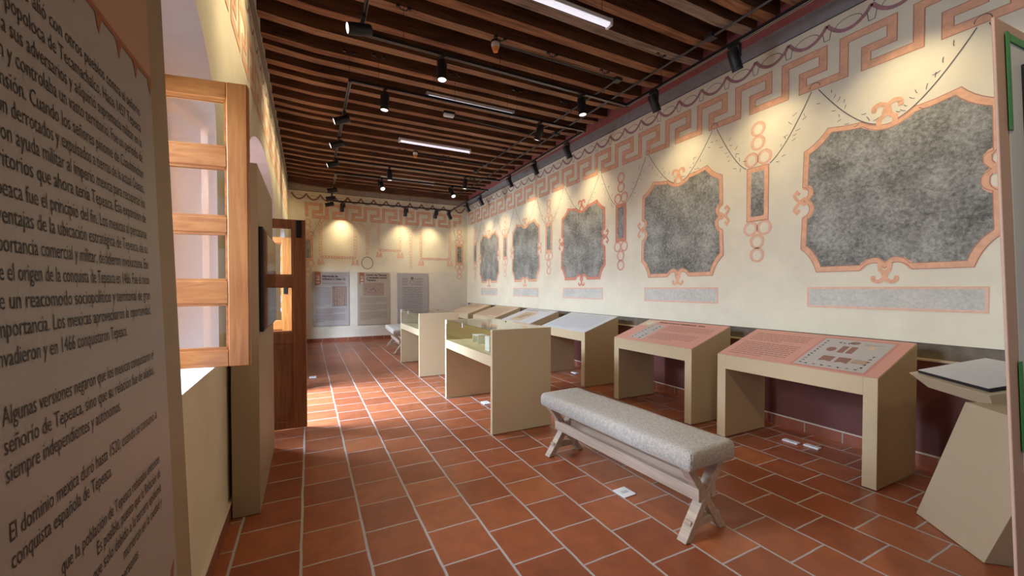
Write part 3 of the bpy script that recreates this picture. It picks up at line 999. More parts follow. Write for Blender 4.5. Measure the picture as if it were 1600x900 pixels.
# middle loop
for i, (yy, w_) in enumerate(((5.95, 'first'), (6.98, 'second'), (8.12, 'third'))):
    spot(LBL + 'facing the left wall on the middle track, %s from its corner' % w_, 0.452, yy, RZ, (-0.93, 0.02, -0.36), drop=0.10)
spot(LBL + 'hanging down on the middle track near its left corner', 0.84, 5.05, RZ, (-0.05, 0, -1), power=0.5)
spot(LBL + 'tilted on the middle track under the grey cable pipe', 3.0, 5.04, RZ, (-0.12, 0.35, -0.9), power=0.6)
for yy, w_ in ((5.55, 'first'), (6.62, 'second'), (7.68, 'third')):
    spot(LBL + 'facing the right wall on the middle track, %s from its corner' % w_, 3.82, yy, RZ, wallaim)
spot(LBL + 'hanging on the middle track\'s far bar, above the farther display case', 1.45, 8.24, RZ, (0.05, 0.1, -1), power=0.5)
spot(LBL + 'hanging on the middle track\'s far bar, towards the right wall', 3.03, 8.21, RZ, (-0.05, 0.15, -1), power=0.5)
# far loop
spot(LBL + 'on the far track shining at the viewer, left of two glaring lamps', 1.36, 8.65, 3.70, (0.10, -0.62, -0.78), power=0.6)
spot(LBL + 'on the far track shining at the viewer, right of two glaring lamps', 2.86, 8.62, 3.70, (0.12, -0.60, -0.8), power=0.6)
spot(LBL + 'facing the right wall on the far track, its lit face showing', 3.73, 9.08, 3.70, wallaim)
spot(LBL + 'facing the right wall on the far track, next to the room corner', 3.735, 10.02, 3.70, wallaim)
spot(LBL + 'facing the left wall on the far track, first from the viewer', 0.51, 9.62, 3.70, (-0.97, 0.02, -0.2))
spot(LBL + 'facing the left wall on the far track, second from the viewer', 0.52, 10.5, 3.70, (-0.97, 0.02, -0.2))
spot(LBL + 'facing the left wall at the far left track corner', 0.53, 11.25, 3.70, (-0.95, 0.02, -0.25), power=0.5)
for xx, w_ in ((0.80, 'above the leftmost wall panel'), (2.42, 'above the handwriting panel'), (3.27, 'second from the right end'), ):
    spot(LBL + 'on the far bar before the end wall, ' + w_, xx, 11.43 - 0.045 * xx, 3.70, (0.0, 0.36, -0.93) if xx < 3 else (-0.1, 0.36, -0.93), cone=95, power=1.3)
spot(LBL + 'on the far bar before the end wall, tilted in the corner', 3.66, 11.30, 3.70, (0.55, 0.2, -0.8), power=0.5)

# hanging linear lamps
for i, (yy, x0, x1, z, w_) in enumerate(((2.99, 1.30, 2.55, 3.90, 'nearest, cut by the top of the view'), (5.13, 1.36, 2.62, 3.90, 'second from the viewer, beside the track cross bar'), (6.88, 1.36, 2.64, 3.90, 'third from the viewer, in the middle of the ceiling'), (9.30, 1.45, 2.65, 3.88, 'farthest, behind the two glaring spotlights'))):
    root = thing('linear_lamp', 'white linear hanging lamp, ' + w_, 'lamp', (x0, yy, z), group='linear lamps under the beams')
    o = (x0, yy, z)
    mb = MB(); mb.box((x0, yy - 0.038, z - 0.005), (x1, yy + 0.038, z + 0.035), white_plastic)
    mb.build('housing', root, origin=o, bevel=0.006)
    mb = MB()
    n = 7
    ring = lambda x: [(x, yy + 0.036 * math.cos(PI * k / n), z - 0.004 - 0.022 * math.sin(PI * k / n)) for k in range(n + 1)]
    mb.loft([ring(x0 + 0.03), ring(x1 - 0.03)], lamp_diffuser)
    mb.build('diffuser', root, origin=o)
    for xa in (x0, x1):
        s = 1 if xa == x0 else -1
        mb = MB(); mb.box((min(xa, xa + s * 0.028), yy - 0.04, z - 0.03), (max(xa, xa + s * 0.028), yy + 0.04, z + 0.037), white_plastic)
        mb.build('end_cap', root, origin=o, bevel=0.004)
        mb = MB(); wire(mb, xa + s * 0.10, yy, z + 0.035, 4.30); mb.tube([(xa + s * 0.10, yy - 0.012, z + 0.035), (xa + s * 0.10, yy, z + 0.06), (xa + s * 0.10, yy + 0.012, z + 0.035)], 0.003, black_metal, 5)
        mb.build('suspension_wire', root, origin=o)

# smoke detectors and a white access box on the beams
for yy, xx, w_ in ((4.165, 1.90, 'hanging under a beam near the viewer'), (8.22, 1.96, 'small and far, beyond the third linear lamp')):
    z = 4.21
    root = thing('smoke_detector', 'white smoke detector with an orange cap, ' + w_, 'smoke detector', (xx, yy, z))
    mb = MB(); mb.lathe([(0.050, 0.0), (0.053, -0.010), (0.048, -0.025)], black_metal); mb.build('mounting_base', root, smooth=True)
    mb = MB(); mb.lathe([(0.045, -0.024), (0.049, -0.038), (0.046, -0.062), (0.040, -0.078)], white_plastic); mb.build('detector_body', root, smooth=True)
    mb = MB(); mb.lathe([(0.0415, -0.070), (0.039, -0.092), (0.031, -0.103), (0.029, -0.120), (0.018, -0.126), (0.006, -0.127)], orange_cap); mb.build('dust_cap', root, smooth=True)
root = thing('emergency_light', 'small white box light fixed under a beam between the linear lamps', 'emergency light', (2.0, 6.16, 4.21))
mb = MB(); mb.box((-0.09, -0.04, -0.03), (0.09, 0.04, 0.0), black_metal); mb.build('mounting_base', root, bevel=0.004)
mb = MB(); mb.box((-0.085, -0.045, -0.075), (0.085, 0.045, -0.03), white_plastic); mb.build('light_body', root, bevel=0.018, seg=3)

# cable pipes along the right side of the ceiling
def conduit(label, paths, boxes, r=0.011):
    root = thing('conduit_pipe', label, 'cable pipe', paths[0][0])
    o = paths[0][0]
    mb = MB()
    for p in paths:
        mb.tube(p, r, grey_metal, 8)
    mb.build('pipe', root, origin=o, smooth=True)
    for x, y, z in boxes:
        mb = MB(); mb.box((x - 0.05, y - 0.05, z - 0.022), (x + 0.05, y + 0.05, z + 0.028), grey_metal)
        mb.build('junction_box', root, origin=o, bevel=0.005)
zp = 4.185
conduit('grey cable pipe under the beams, with side branches to the smoke detectors', [[(3.67, 4.165, zp), (3.66, 5.85, zp), (3.60, 6.0, zp), (3.57, 6.2, zp), (3.55, 8.9, zp)], [(3.67, 4.165, zp), (1.96, 4.165, zp)], [(3.57, 6.35, zp), (2.1, 6.22, zp)], [(3.55, 8.34, zp), (2.03, 8.30, zp)]], [(3.67, 4.165, zp), (3.55, 8.34, zp), (3.55, 8.9, zp)])
conduit('straight grey cable pipe running along the right edge of the ceiling', [[(3.97, -3.0, zp), (3.97, 11.5, zp)]], [(3.97, 6.1, zp), (3.97, 3.0, zp)], 0.013)

# ------------------------------------------------------------------ printed content helpers
def ink_lines(mb, P, u0, u1, v0, v1, n, lift, mt, seed, h=0.32, last=0.6, flip=False):
    """rows of unreadably small lettering"""
    r = random.Random(seed)
    for i in range(n):
        v = v0 + (v1 - v0) * i / max(1, n - 1)
        u = 0.0
        L = abs(u1 - u0) * (last if i == n - 1 else 1)
        pitch = abs(v1 - v0) / max(1, n - 1) * h
        while u < L - 0.004:
            w = min(r.uniform(0.012, 0.05), L - u)
            s = 1 if u1 > u0 else -1
            a, c = u0 + s * u, u0 + s * (u + w)
            mb.face([P(a, v, lift), P(c, v, lift), P(c, v + pitch, lift), P(a, v + pitch, lift)], mt)
            u += w + 0.007

def glyphs(mb, P, u, v, s, lift, mt, r):
    """a small pictograph: a blob with a few limbs"""
    n = 7
    pts = [(u + s * 0.5 * r.uniform(0.45, 1) * math.cos(2 * PI * i / n), v + s * 0.5 * r.uniform(0.45, 1) * math.sin(2 * PI * i / n)) for i in range(n)]
    fill(mb, P, pts, mt, lift)
    for k in range(2):
        a = r.uniform(0, 2 * PI)
        strip(mb, P, [(u, v), (u + s * 0.8 * math.cos(a), v + s * 0.8 * math.sin(a))], s * 0.16, mt, lift)

# ------------------------------------------------------------------ reading desks along the right wall
def desk(label, y0, y1, graphic):
    x0, x1, zf, zb, th, ap = 3.53, 4.15, 0.79, 1.0, 0.085, 0.13
    root = thing('reading_desk', label, 'reading desk', (x0, (y0 + y1) / 2, 0), group='slope-topped reading desks along the wall')
    o = (x0, (y0 + y1) / 2, 0)
    for a, c in ((y0, y0 + th), (y1 - th, y1)):
        mb = MB(); mb.prism([(x0, a, 0.006), (x1, a, 0.006), (x1, a, zb), (x0, a, zf)], (0, c - a, 0), desk_paint)
        mb.build('side_panel', root, origin=o, bevel=0.0025)
    mb = MB()
    mb.prism([(x0 + 0.0005, y0 + th, zf - ap), (x1, y0 + th, zf - ap), (x1, y0 + th, zb), (x0 + 0.0005, y0 + th, zf)], (0, y1 - y0 - 2 * th, 0), desk_paint)
    mb.build('top_box', root, origin=o)
    # P(u, v): u runs along the desk from the viewer's end, v up the slope
    sl = math.hypot(x1 - x0, zb - zf); nx, nz = -(zb - zf) / sl, (x1 - x0) / sl
    def P(u, v, l):
        return (x0 + (x1 - x0) * v / sl + nx * l, y0 + u, zf + (zb - zf) * v / sl + nz * l)
    W = y1 - y0
    mb = MB()
    g = {'p': graphic_pink, 'q': graphic_pink, 'w': graphic_white, 'c': graphic_white, 't': graphic_tan, 'b': graphic_tan}[graphic]
    c = [P(0.003, 0.004, 0.0005), P(W - 0.003, 0.004, 0.0005), P(W - 0.003, sl - 0.003, 0.0005), P(0.003, sl - 0.003, 0.0005)]
    d = [P(0.003, 0.004, 0.004), P(W - 0.003, 0.004, 0.004), P(W - 0.003, sl - 0.003, 0.004), P(0.003, sl - 0.003, 0.004)]
    mb.hexa(c + d, g)
    sheet = mb.build('printed_top', root, origin=o)
    r = random.Random(int(y0 * 100))
    L = 0.0046
    if graphic == 'p':      # text on the far half, codex picture on the near half
        mb = MB()
        ink_lines(mb, P, W - 0.07, 0.66, 0.55, 0.40, 5, L, print_ink_soft, 1)
        ink_lines(mb, P, W - 0.07, 0.66, 0.33, 0.07, 8, L, print_ink_soft, 2)
        mb.build('printed_lines', sheet, origin=o)
        mb = MB()
        fill(mb, P, [(0.08, 0.02), (0.59, 0.02), (0.59, 0.61), (0.08, 0.61)], graphic_pink2, L)
        fill(mb, P, [(0.10, 0.04), (0.57, 0.04), (0.57, 0.59), (0.10, 0.59)], graphic_grey, L + 0.0006)
        for i in range(11):
            glyphs(mb, P, 0.535, 0.08 + 0.045 * i, 0.024, L + 0.0012, print_ink, r)
        for i in range(7):
            glyphs(mb, P, 0.16 + 0.055 * i, 0.075, 0.026, L + 0.0012, print_ink_soft if i % 2 else print_ink, r)
        for i in range(5):
            glyphs(mb, P, 0.14, 0.12 + 0.05 * i, 0.024, L + 0.0012, print_ink, r)
        for i in range(4):
            glyphs(mb, P, 0.44 - 0.03 * i, 0.52, 0.026, L + 0.0012, print_ink, r)
        for (u, v, w, h) in ((0.40, 0.20, 0.085, 0.10), (0.29, 0.20, 0.085, 0.10)):
            fill(mb, P, [(u - w / 2, v - h / 2), (u, v - h / 3), (u + w / 2, v - h / 2), (u + w / 2, v + h / 2), (u - w / 2, v + h / 2)], print_dusty, L + 0.0012)
        fill(mb, P, [(0.14, 0.17), (0.235, 0.17), (0.235, 0.24), (0.14, 0.24)], print_codex, L + 0.0012)
        for u in (0.37, 0.31):
            fill(mb, P, [(u - 0.022, 0.33), (u + 0.022, 0.33), (u + 0.022, 0.46), (u - 0.022, 0.46)], print_dusty, L + 0.0012)
        fill(mb, P, ellipse(0.445, 0.38, 0.035, 0.045, 7), print_dusty, L + 0.0012)
        fill(mb, P, ellipse(0.34, 0.535, 0.035, 0.03, 10), print_ink_soft, L + 0.0012)
        fill(mb, P, [(0.19, 0.44), (0.23, 0.44), (0.23, 0.50), (0.19, 0.50)], graphic_tan, L + 0.0012)
        ink_lines(mb, P, 0.27, 0.15, 0.53, 0.51, 3, L + 0.0012, print_ink_soft, 5)
        mb.build('codex_picture', sheet, origin=o)
    elif graphic == 'q':    # picture strip at the far end, title and text
        mb = MB()
        fill(mb, P, [(W - 0.02, 0.44), (W - 0.22, 0.44), (W - 0.22, 0.63), (W - 0.02, 0.63)], graphic_tan, L)
        fill(mb, P, [(W - 0.20, 0.06), (W - 0.42, 0.06), (W - 0.42, 0.50), (W - 0.20, 0.50)], graphic_grey, L)
        for i in range(7):
            glyphs(mb, P, W - 0.24, 0.09 + 0.06 * i, 0.03, L + 0.0008, print_ink, r)
            if i != 3:
                glyphs(mb, P, W - 0.36, 0.09 + 0.06 * i, 0.034, L + 0.0008, print_ink, r)
        for i in range(12):
            strip(mb, P, [(W - 0.05 - r.uniform(0, 0.14), 0.47 + r.uniform(0, 0.13)) for _ in range(3)], 0.006, print_white, L + 0.0008)
        mb.build('codex_picture', sheet, origin=o)
        mb = MB()
        r2 = random.Random(5)
        for (ua, ub) in ((W - 0.25, W - 0.56), (W - 0.58, W - 0.80), (W - 0.83, W - 0.92)):
            u = ua
            while u > ub:
                w = r2.uniform(0.012, 0.022)
                mb.face([P(u, 0.565, L), P(u - w, 0.565, L), P(u - w, 0.565 + r2.uniform(0.022, 0.034), L), P(u, 0.595, L)], print_ink)
                u -= w + 0.004
        ink_lines(mb, P, W - 0.47, W - 1.10, 0.50, 0.36, 5, L, print_ink_soft, 3)
        ink_lines(mb, P, W - 0.47, W - 1.05, 0.28, 0.12, 5, L, print_ink_soft, 4)
        mb.build('printed_lines', sheet, origin=o)
    elif graphic == 'w':
        mb = MB(); ink_lines(mb, P, W - 0.08, 0.10, 0.58, 0.08, 15, L, mat('faint_grey_ink', (0.36, 0.36, 0.36), 0.6), 6, 0.3)
        mb.build('printed_lines', sheet, origin=o)
    elif graphic == 'c':
        mb = MB()
        fill(mb, P, [(W - 0.25, 0.05), (W - 0.72, 0.05), (W - 0.72, 0.49), (W - 0.25, 0.49)], graphic_tan, L)
        for i in range(16):
            strip(mb, P, [(W - 0.3 - r.uniform(0, 0.35), 0.1 + r.uniform(0, 0.33)) for _ in range(3)], 0.008, print_codex, L + 0.0008)
        mb.build('codex_picture', sheet, origin=o)
        mb = MB(); ink_lines(mb, P, W - 0.1, 0.25, 0.58, 0.54, 2, L, print_ink_soft, 8, 0.5)
        mb.build('printed_lines', sheet, origin=o)
    elif graphic == 't':
        mb = MB(); ink_lines(mb, P, W - 0.08, 0.15, 0.55, 0.08, 9, L, print_ink_soft, 9, 0.35)
        mb.build('printed_lines', sheet, origin=o)
    else:
        mb = MB(); ink_lines(mb, P, W - 0.1, 0.3, 0.57, 0.40, 4, L, print_ink_soft, 10, 0.3)
        mb.build('printed_lines', sheet, origin=o)
    return root
desk('beige reading desk with pink top and grey codex picture, beside the kiosk', 1.335, 2.565, 'p')
desk('beige reading desk with pink top, title and figure strips, behind the bench', 2.86, 4.04, 'q')
desk('beige reading desk with pale grey text-only top, next to the pink desks', 4.66, 5.86, 'w')
desk('beige reading desk with pale top and a tan picture, behind the nearer display case', 6.27, 7.45, 'c')
desk('beige reading desk with tan top covered in lines of text', 7.80, 9.05, 't')
desk('beige reading desk with nearly plain tan top, closest to the far corner', 9.40, 10.72, 'b')

# ------------------------------------------------------------------ display cases
def case(label, y0, y1, x0=1.575, x1=2.24, H=1.02, th=0.045):
    o = (x0, (y0 + y1) / 2, 0)
    root = thing('display_case', label, 'display case', o, group='glass-topped display cases in the room')
    for a, c in ((y0, y0 + th), (y1 - th, y1)):
        mb = MB(); mb.box((x0, a, 0.006), (x1, c, H), case_paint); mb.build('side_panel', root, origin=o, bevel=0.002)
    mb = MB(); mb.box((x0 + 0.0005, y0 + th, 0.66), (x1, y1 - th, 0.762), case_paint); mb.build('shelf_box', root, origin=o)
    mb = MB(); mb.box((x1 - 0.02, y0 + th, 0.762), (x1, y1 - th, H - 0.008), case_paint); mb.build('back_panel', root, origin=o)
    mb = MB(); mb.box((x0 + 0.004, y0 + th + 0.001, 0.763), (x0 + 0.010, y1 - th - 0.001, H - 0.009), glass_green); mb.build('front_glass', root, origin=o)
    mb = MB(); mb.box((x0 + 0.002, y0 + th - 0.02, H - 0.007), (x1 - 0.002, y1 - th + 0.02, H + 0.001), glass_green); mb.build('top_glass', root, origin=o)
    for yy in (y0 + 0.56 * (y1 - y0), y1 - th - 0.03):
        mb = MB(); mb.box((x0 - 0.004, yy - 0.006, H - 0.05), (x0 + 0.004, yy + 0.006, H + 0.006), white_plastic); mb.box((x0 - 0.004, yy - 0.006, H + 0.001), (x0 + 0.03, yy + 0.006, H + 0.006), white_plastic)
        mb.build('glass_clip', root, origin=o)
    mb = MB(); mb.lathe([(0.008, 0), (0.008, 0.006), (0.003, 0.008)], iron, Matrix.Translation((x1 - 0.12, y0 + 0.55 * (y1 - y0), H + 0.001))); mb.build('screw', root, origin=o)
    return root
case('pale beige display case nearer the viewer, glass front with acrylic blocks inside', 3.53, 5.03)
case('pale beige display case farther away, beside the far bench', 6.39, 7.86)
def riser(label, x, y, sx, sy, h, hollow=False):
    z = 0.763
    root = thing('acrylic_riser', label, 'display stand', (x, y, z), group=None)
    if hollow:
        t = 0.006
        mb = MB()
        mb.box((-sx, -sy, 0), (sx, -sy + t, h), acrylic); mb.box((-sx, sy - t, 0), (sx, sy, h), acrylic); mb.box((-sx, -sy, h - t), (sx, sy, h), acrylic)
        mb.build('bent_sheet', root)
    else:
        mb = MB(); mb.box((-sx, -sy, 0), (sx, sy, h), acrylic); mb.build('block', root, bevel=0.004)
riser('frosted white acrylic block in the nearer case, closest to its glass front', 1.74, 3.90, 0.06, 0.06, 0.155)
riser('larger frosted acrylic block standing behind another in the nearer display case', 1.98, 4.16, 0.07, 0.12, 0.165)
riser('small clear acrylic bridge on the floor of the nearer display case', 1.85, 4.52, 0.06, 0.09, 0.10, True)
riser('acrylic bridge standing in the farther display case', 1.85, 7.15, 0.06, 0.22, 0.14, True)
riser('frosted acrylic block at the near end of the farther display case', 1.72, 6.62, 0.05, 0.07, 0.11)

# ------------------------------------------------------------------ benches
def bench(label, cx, cy, rz):
    root = thing('bench', label, 'bench', (cx, cy, 0), rz, group='upholstered cross-legged benches')
    hl = 0.66       # half distance of the leg frames
    mb = MB(); mb.box((-0.165, -0.70, 0.405), (0.165, 0.70, 0.437), bench_wood); mb.build('seat_board', root, bevel=0.004)
    # soft cushion: rounded slab, slightly crowned, with a few pulled creases
    sx, sy, z0, z1 = 0.205, 0.735, 0.425, 0.535
    def rim(inset, z, rad):
        hx, hy = sx - inset, sy - inset
        rad = min(rad, hx * 0.95)
        out = []
        for cx_, cy_, a0 in ((hx - rad, -hy + rad, -90), (hx - rad, hy - rad, 0), (-hx + rad, hy - rad, 90), (-hx + rad, -hy + rad, 180)):
            for k in range(6):
                a = math.radians(a0 + 90 * k / 5)
                out.append((cx_ + rad * math.cos(a), cy_ + rad * math.sin(a)))
        # subdivide the straight runs so the surface can undulate
        full = []
        for i, p in enumerate(out):
            q = out[(i + 1) % len(out)]
            m_ = {5: 16, 17: 16, 11: 5, 23: 5}.get(i, 1)
            for k in range(m_):
                full.append((p[0] + (q[0] - p[0]) * k / m_, p[1] + (q[1] - p[1]) * k / m_, z))
        return full
    def und(ring, amp):
        return [(x, y, z + amp * (math.sin(7 * y + 1.3) * 0.6 + math.sin(17 * y + 11 * x) * 0.4)) for x, y, z in ring]
    mb = MB()
    mb.loft([rim(0.022, z0, 0.015), rim(0.006, z0 + 0.004, 0.022), rim(0.0, z0 + 0.02, 0.026), rim(-0.003, z0 + 0.05, 0.028), rim(0.0, z0 + 0.080, 0.028), und(rim(0.007, z1 - 0.012, 0.03), 0.002), und(rim(0.020, z1 - 0.003, 0.03), 0.003), und(rim(0.05, z1 + 0.002, 0.03), 0.003), und(rim(0.10, z1 + 0.004, 0.03), 0.003), und(rim(0.155, z1 + 0.005, 0.03), 0.003)], fabric)
    cu = mb.build('cushion', root, smooth=True)
    mb = MB()   # piping seam along the front corner edges
    mb.tube([(-sx + 0.009, -sy + 0.009, z0 + 0.01), (-sx + 0.005, -sy + 0.005, z0 + 0.055), (-sx + 0.013, -sy + 0.013, z1 - 0.014)], 0.004, fabric, 6)
    mb.build('seam', cu)
    for s in (-1, 1):
        y = s * hl
        for q in (-1, 1):
            mb = MB()
            yo = y + q * 0.0
            a = Vector((q * 0.155, yo, 0.0)); c = Vector((-q * 0.135, yo, 0.405))
            d = (c - a).normalized()
            # slanted bar with horizontal cut ends
            hw = 0.0235 / d.z
            t = 0.030 if q > 0 else 0.0305
            poly = [(a.x - hw, yo - t, 0.004), (a.x + hw, yo - t, 0.004), (c.x + hw, yo - t, 0.405), (c.x - hw, yo - t, 0.405)]
            mb.prism(poly, (0, 2 * t, 0), bench_wood)
            mb.build('leg', root, bevel=0.003)
        mb = MB(); mb.bar((-0.13, y, 0.085), (0.13, y, 0.085), 0.045, 0.045, bench_wood); mb.build('foot_rail', root, bevel=0.003)
    for q in (-1, 1):
        mb = MB(); mb.box((q * 0.062 - 0.015, -hl - 0.034, 0.212), (q * 0.062 + 0.015, hl + 0.034, 0.285), bench_wood); mb.build('stretcher', root, bevel=0.003)
    return root
bench('long bench with grey linen cushion on crossed legs, in the near floor centre', 2.0, 2.225, math.radians(2.6))
bench('bench with grey cushion and crossed wooden legs, partly hidden behind the far display case', 1.86, 9.57, math.radians(-3.0))

# ------------------------------------------------------------------ touch-screen kiosk
P1, P2 = Vector((3.41, 1.09, 0.004)), Vector((3.10, 0.73, 0.004))
e1 = (P2 - P1); wk = e1.length; e1.normalize(); e2 = Vector((-e1.y, e1.x, 0))
if e2.x < 0: e2 = -e2
o = tuple((P1 + P2) / 2)
root = thing('touchscreen_kiosk', 'angular beige touchscreen kiosk with leaning foot and flat grey screen, right of the desks', 'kiosk', o)
shift = e1 * 0.345 + Vector((0, 0, 0.80))
base = [P1, P2, P2 + e2 * 0.34, P1 + e2 * 0.34]
mb = MB(); mb.loft([base, [p + shift + e1 * (0.0) for p in base]], kiosk_paint)
mb.build('foot', root, origin=o, bevel=0.002)
# tray: an inverted shallow pyramid
T = Vector((3.63, 1.21, 0.0))
dep, wid = 0.40, 0.60
top = [T + Vector((0, 0, 0.85)), T + e1 * wid + Vector((0, 0, 0.85)), T + e1 * wid + e2 * dep + Vector((0, 0, 0.955)), T + e2 * dep + Vector((0, 0, 0.955))]
bot = [T + e1 * 0.13 + e2 * 0.03 + Vector((0, 0, 0.782)), T + e1 * (wid - 0.02) + e2 * 0.03 + Vector((0, 0, 0.782)), T + e1 * (wid - 0.02) + e2 * (dep - 0.03) + Vector((0, 0, 0.782)), T + e1 * 0.13 + e2 * (dep - 0.03) + Vector((0, 0, 0.782))]
mb = MB(); mb.hexa(bot + top, kiosk_paint); mb.build('tray', root, origin=o, bevel=0.002)
nrm = (top[1] - top[0]).cross(top[3] - top[0]).normalized()
if nrm.z < 0: nrm = -nrm
def K(u, v, l): return top[0] + e1 * u + (top[3] - top[0]).normalized() * v + nrm * l
mb = MB(); mb.hexa([K(0.05, 0.025, 0.004), K(0.57, 0.025, 0.004), K(0.57, 0.40, 0.004), K(0.05, 0.40, 0.004), K(0.05, 0.025, 0.022), K(0.57, 0.025, 0.022), K(0.57, 0.40, 0.022), K(0.05, 0.40, 0.022)], black_metal)
sc = mb.build('screen_body', root, origin=o, bevel=0.003)
mb = MB(); mb.hexa([K(0.053, 0.028, 0.0222), K(0.567, 0.028, 0.0222), K(0.567, 0.397, 0.0222), K(0.053, 0.397, 0.0222), K(0.053, 0.028, 0.0245), K(0.567, 0.028, 0.0245), K(0.567, 0.397, 0.0245), K(0.053, 0.397, 0.0245)], tablet_glass)
mb.build('screen_glass', sc, origin=o)

# ------------------------------------------------------------------ free-standing panels
# tall text panel close to the camera on the left, leaning back a little
def PB(u, v, l):
    return (-0.2209 - 0.0311 * v + l, u, v)
o = (-0.25, 0.75, 0)
root = thing('text_panel', 'tall beige panel with long printed Spanish text, against the left wall', 'display panel', o)
y0, y1, zt = 0.36, 1.15, 2.2
mb = MB()
mb.hexa([Vector(PB(y0, 0.004, -0.115)), Vector(PB(y0, 0.004, 0)), Vector(PB(y1, 0.004, 0)), Vector(PB(y1, 0.004, -0.115)), Vector(PB(y0, zt, -0.115)), Vector(PB(y0, zt, 0)), Vector(PB(y1, zt, 0)), Vector(PB(y1, zt, -0.115))], panel_paint)
mb.build('panel_body', root, origin=o, bevel=0.003)
mb = MB()
sh = [(0.475, 0.2), (1.034, 0.2), (1.034, 2.15), (0.475, 2.15)]
mb.hexa([Vector(PB(u, v, 0.0005)) for u, v in sh] + [Vector(PB(u, v, 0.003)) for u, v in sh], board1_grey)
sheet = mb.build('printed_sheet', root, origin=o)
mb = MB()
fill(mb, PB, [(0.475, 1.828), (1.034, 1.828), (1.034, 2.15), (0.475, 2.15)], board1_pink, 0.0034)
strip(mb, PB, [(0.475, 1.828), (1.034, 1.828)], 0.010, print_tag, 0.0038)
u = 0.525
while u < 1.03:
    fill(mb, PB, [(u - 0.012, 1.826), (u + 0.012, 1.826), (u, 1.796)], print_tag, 0.0038)
    u += 0.0715
fill(mb, PB, ellipse(0.76, 1.955, 0.03, 0.02, 8), print_ink, 0.0038)
strip(mb, PB, [(0.74, 1.94), (0.74, 1.90), (0.76, 1.915), (0.78, 1.90), (0.78, 1.94)], 0.008, print_ink, 0.0038)
fill(mb, PB, [(0.985, 0.838), (1.005, 0.84), (1.02, 0.88), (0.998, 0.868)], print_tag, 0.0038)
mb.build('printed_border', sheet, origin=o)
lines = [
    (1.733, 'Tepeaca se alió con otros pueblos contra el señorío', 0.550, 0.964),
    (1.704, '-popoloca de Tecamachalco. Hacia 1457 Tepeaca', 0.590, 0.964),
    (1.677, 'a sus adversarios y adquirió supremacía militar en la', 0.588, 0.964),
    (1.650, 'región y controlaba un vasto territorio. Fue un periodo de', 0.545, 0.964),
    (1.621, 'expansión. Cuando los señores pinome de Cuauhtinchan', 0.545, 0.964),
    (1.594, 'fueron derrotados y expulsados a tierras de la actual Oaxaca,', 0.545, 0.964),
    (1.567, 'pidieron ayuda militar al imperio mexica para recuperar los', 0.535, 0.964),
    (1.540, 'territorios que ahora tenía Tepeaca. Esa expansión de', 0.545, 0.964),
    (1.511, 'Tepeaca fue el principio del fin. Los mexicas al percatarse', 0.545, 0.964),
    (1.484, 'ventajas de la ubicación estratégica de Tepeaca, de su', 0.562, 0.964),
    (1.456, 'importancia comercial y militar, decidieron involucrarse. Ese', 0.545, 0.964),
    (1.428, 'fue el origen de la conquista de Tepeaca en 1466. Fue el inicio', 0.548, 0.964),
    (1.400, 'de un reacomodo sociopolítico y territorial de gran', 0.548, 0.964),
    (1.373, 'importancia. Los mexicas aprovecharon la oportunidad,', 0.548, 0.964),
    (1.345, 'invadieron y en 1466 conquistaron Tepeaca.', 0.548, 0.852),
    (1.290, 'Algunas versiones negaron que los mexicas conquistaran el', 0.552, 0.964),
    (1.262, 'señorío de Tepeaca, sino que su relación fue de aliados,', 0.552, 0.964),
    (1.235, 'siempre independientes y autónomos.', 0.552, 0.812),
    (1.179, 'El dominio mexica duró hasta 1520, cuando se consumó la', 0.552, 0.965),
    (1.152, 'conquista española de Tepeaca.', 0.552, 0.770),
    (1.095, 'que la población de Tepeaca rebasaba entonces', 0.632, 0.966),
    (1.068, 'Es posible, puesto que la Relación de', 0.715, 0.966),
    (1.041, 'que solo debido a la tercera epidemia', 0.700, 0.966),
    (1.014, 'murieron en la ciudad y', 0.792, 0.966),
    (0.986, 'personas', 0.780, 0.845),
]
mb = MB()
for z, s, a, c in lines:
    text_mesh(mb, PB, s, a, z, 0.0262, c - a, print_ink, 0.0036)
mb.build('printed_text', sheet, origin=o)

# second panel on the left, with a glossy screen
o = (-0.35, 3.55, 0)
root = thing('screen_panel', 'beige panel with a dark glossy screen, between open window and door', 'display panel', o)
mb = MB(); mb.box((-0.428, 2.96, 0.004), (-0.28, 4.13, 2.2), panel_paint); mb.build('panel_body', root, origin=o, bevel=0.003)
mb = MB(); mb.box((-0.2795, 3.0, 1.145), (-0.255, 4.09, 1.815), iron); s_ = mb.build('screen_frame', root, origin=o, bevel=0.003)
mb = MB(); mb.box((-0.2555, 3.012, 1.157), (-0.2535, 4.078, 1.803), screen_glass); mb.build('screen_glass', s_, origin=o)

# panel at the right edge of the view
o = (1.78, 0.33, 0)
root = thing('green_edged_panel', 'brownish pink panel with green edging standing at the right edge of the view', 'display panel', o)
ub = Vector((0.997, -0.078, 0)); vb = Vector((0, 0.0405, 0.99918)); nb = vb.cross(ub).normalized()
if nb.y > 0: nb = -nb
def PG(u, v, l): return tuple(Vector(o) + ub * u + vb * v + nb * l)
def slab(mb, u0, u1, v0, v1, l0, l1, mt):
    mb.hexa([Vector(PG(u, v, l0)) for u, v in ((u0, v0), (u1, v0), (u1, v1), (u0, v1))] + [Vector(PG(u, v, l1)) for u, v in ((u0, v0), (u1, v0), (u1, v1), (u0, v1))], mt)
mb = MB(); slab(mb, 0, 0.95, 0.004, 2.212, -0.008, 0, pink_board); mb.build('panel_body', root, origin=o, bevel=0.003)
mb = MB(); slab(mb, 0.062, 0.89, 0.15, 2.168, 0.0005, 0.003, pale_board); mb.build('inner_board', root, origin=o)
mb = MB()
slab(mb, 0.052, 0.072, 1.886, 2.178, 0.0035, 0.007, green_paint); slab(mb, 0.076, 0.80, 2.152, 2.174, 0.0035, 0.007, green_paint)
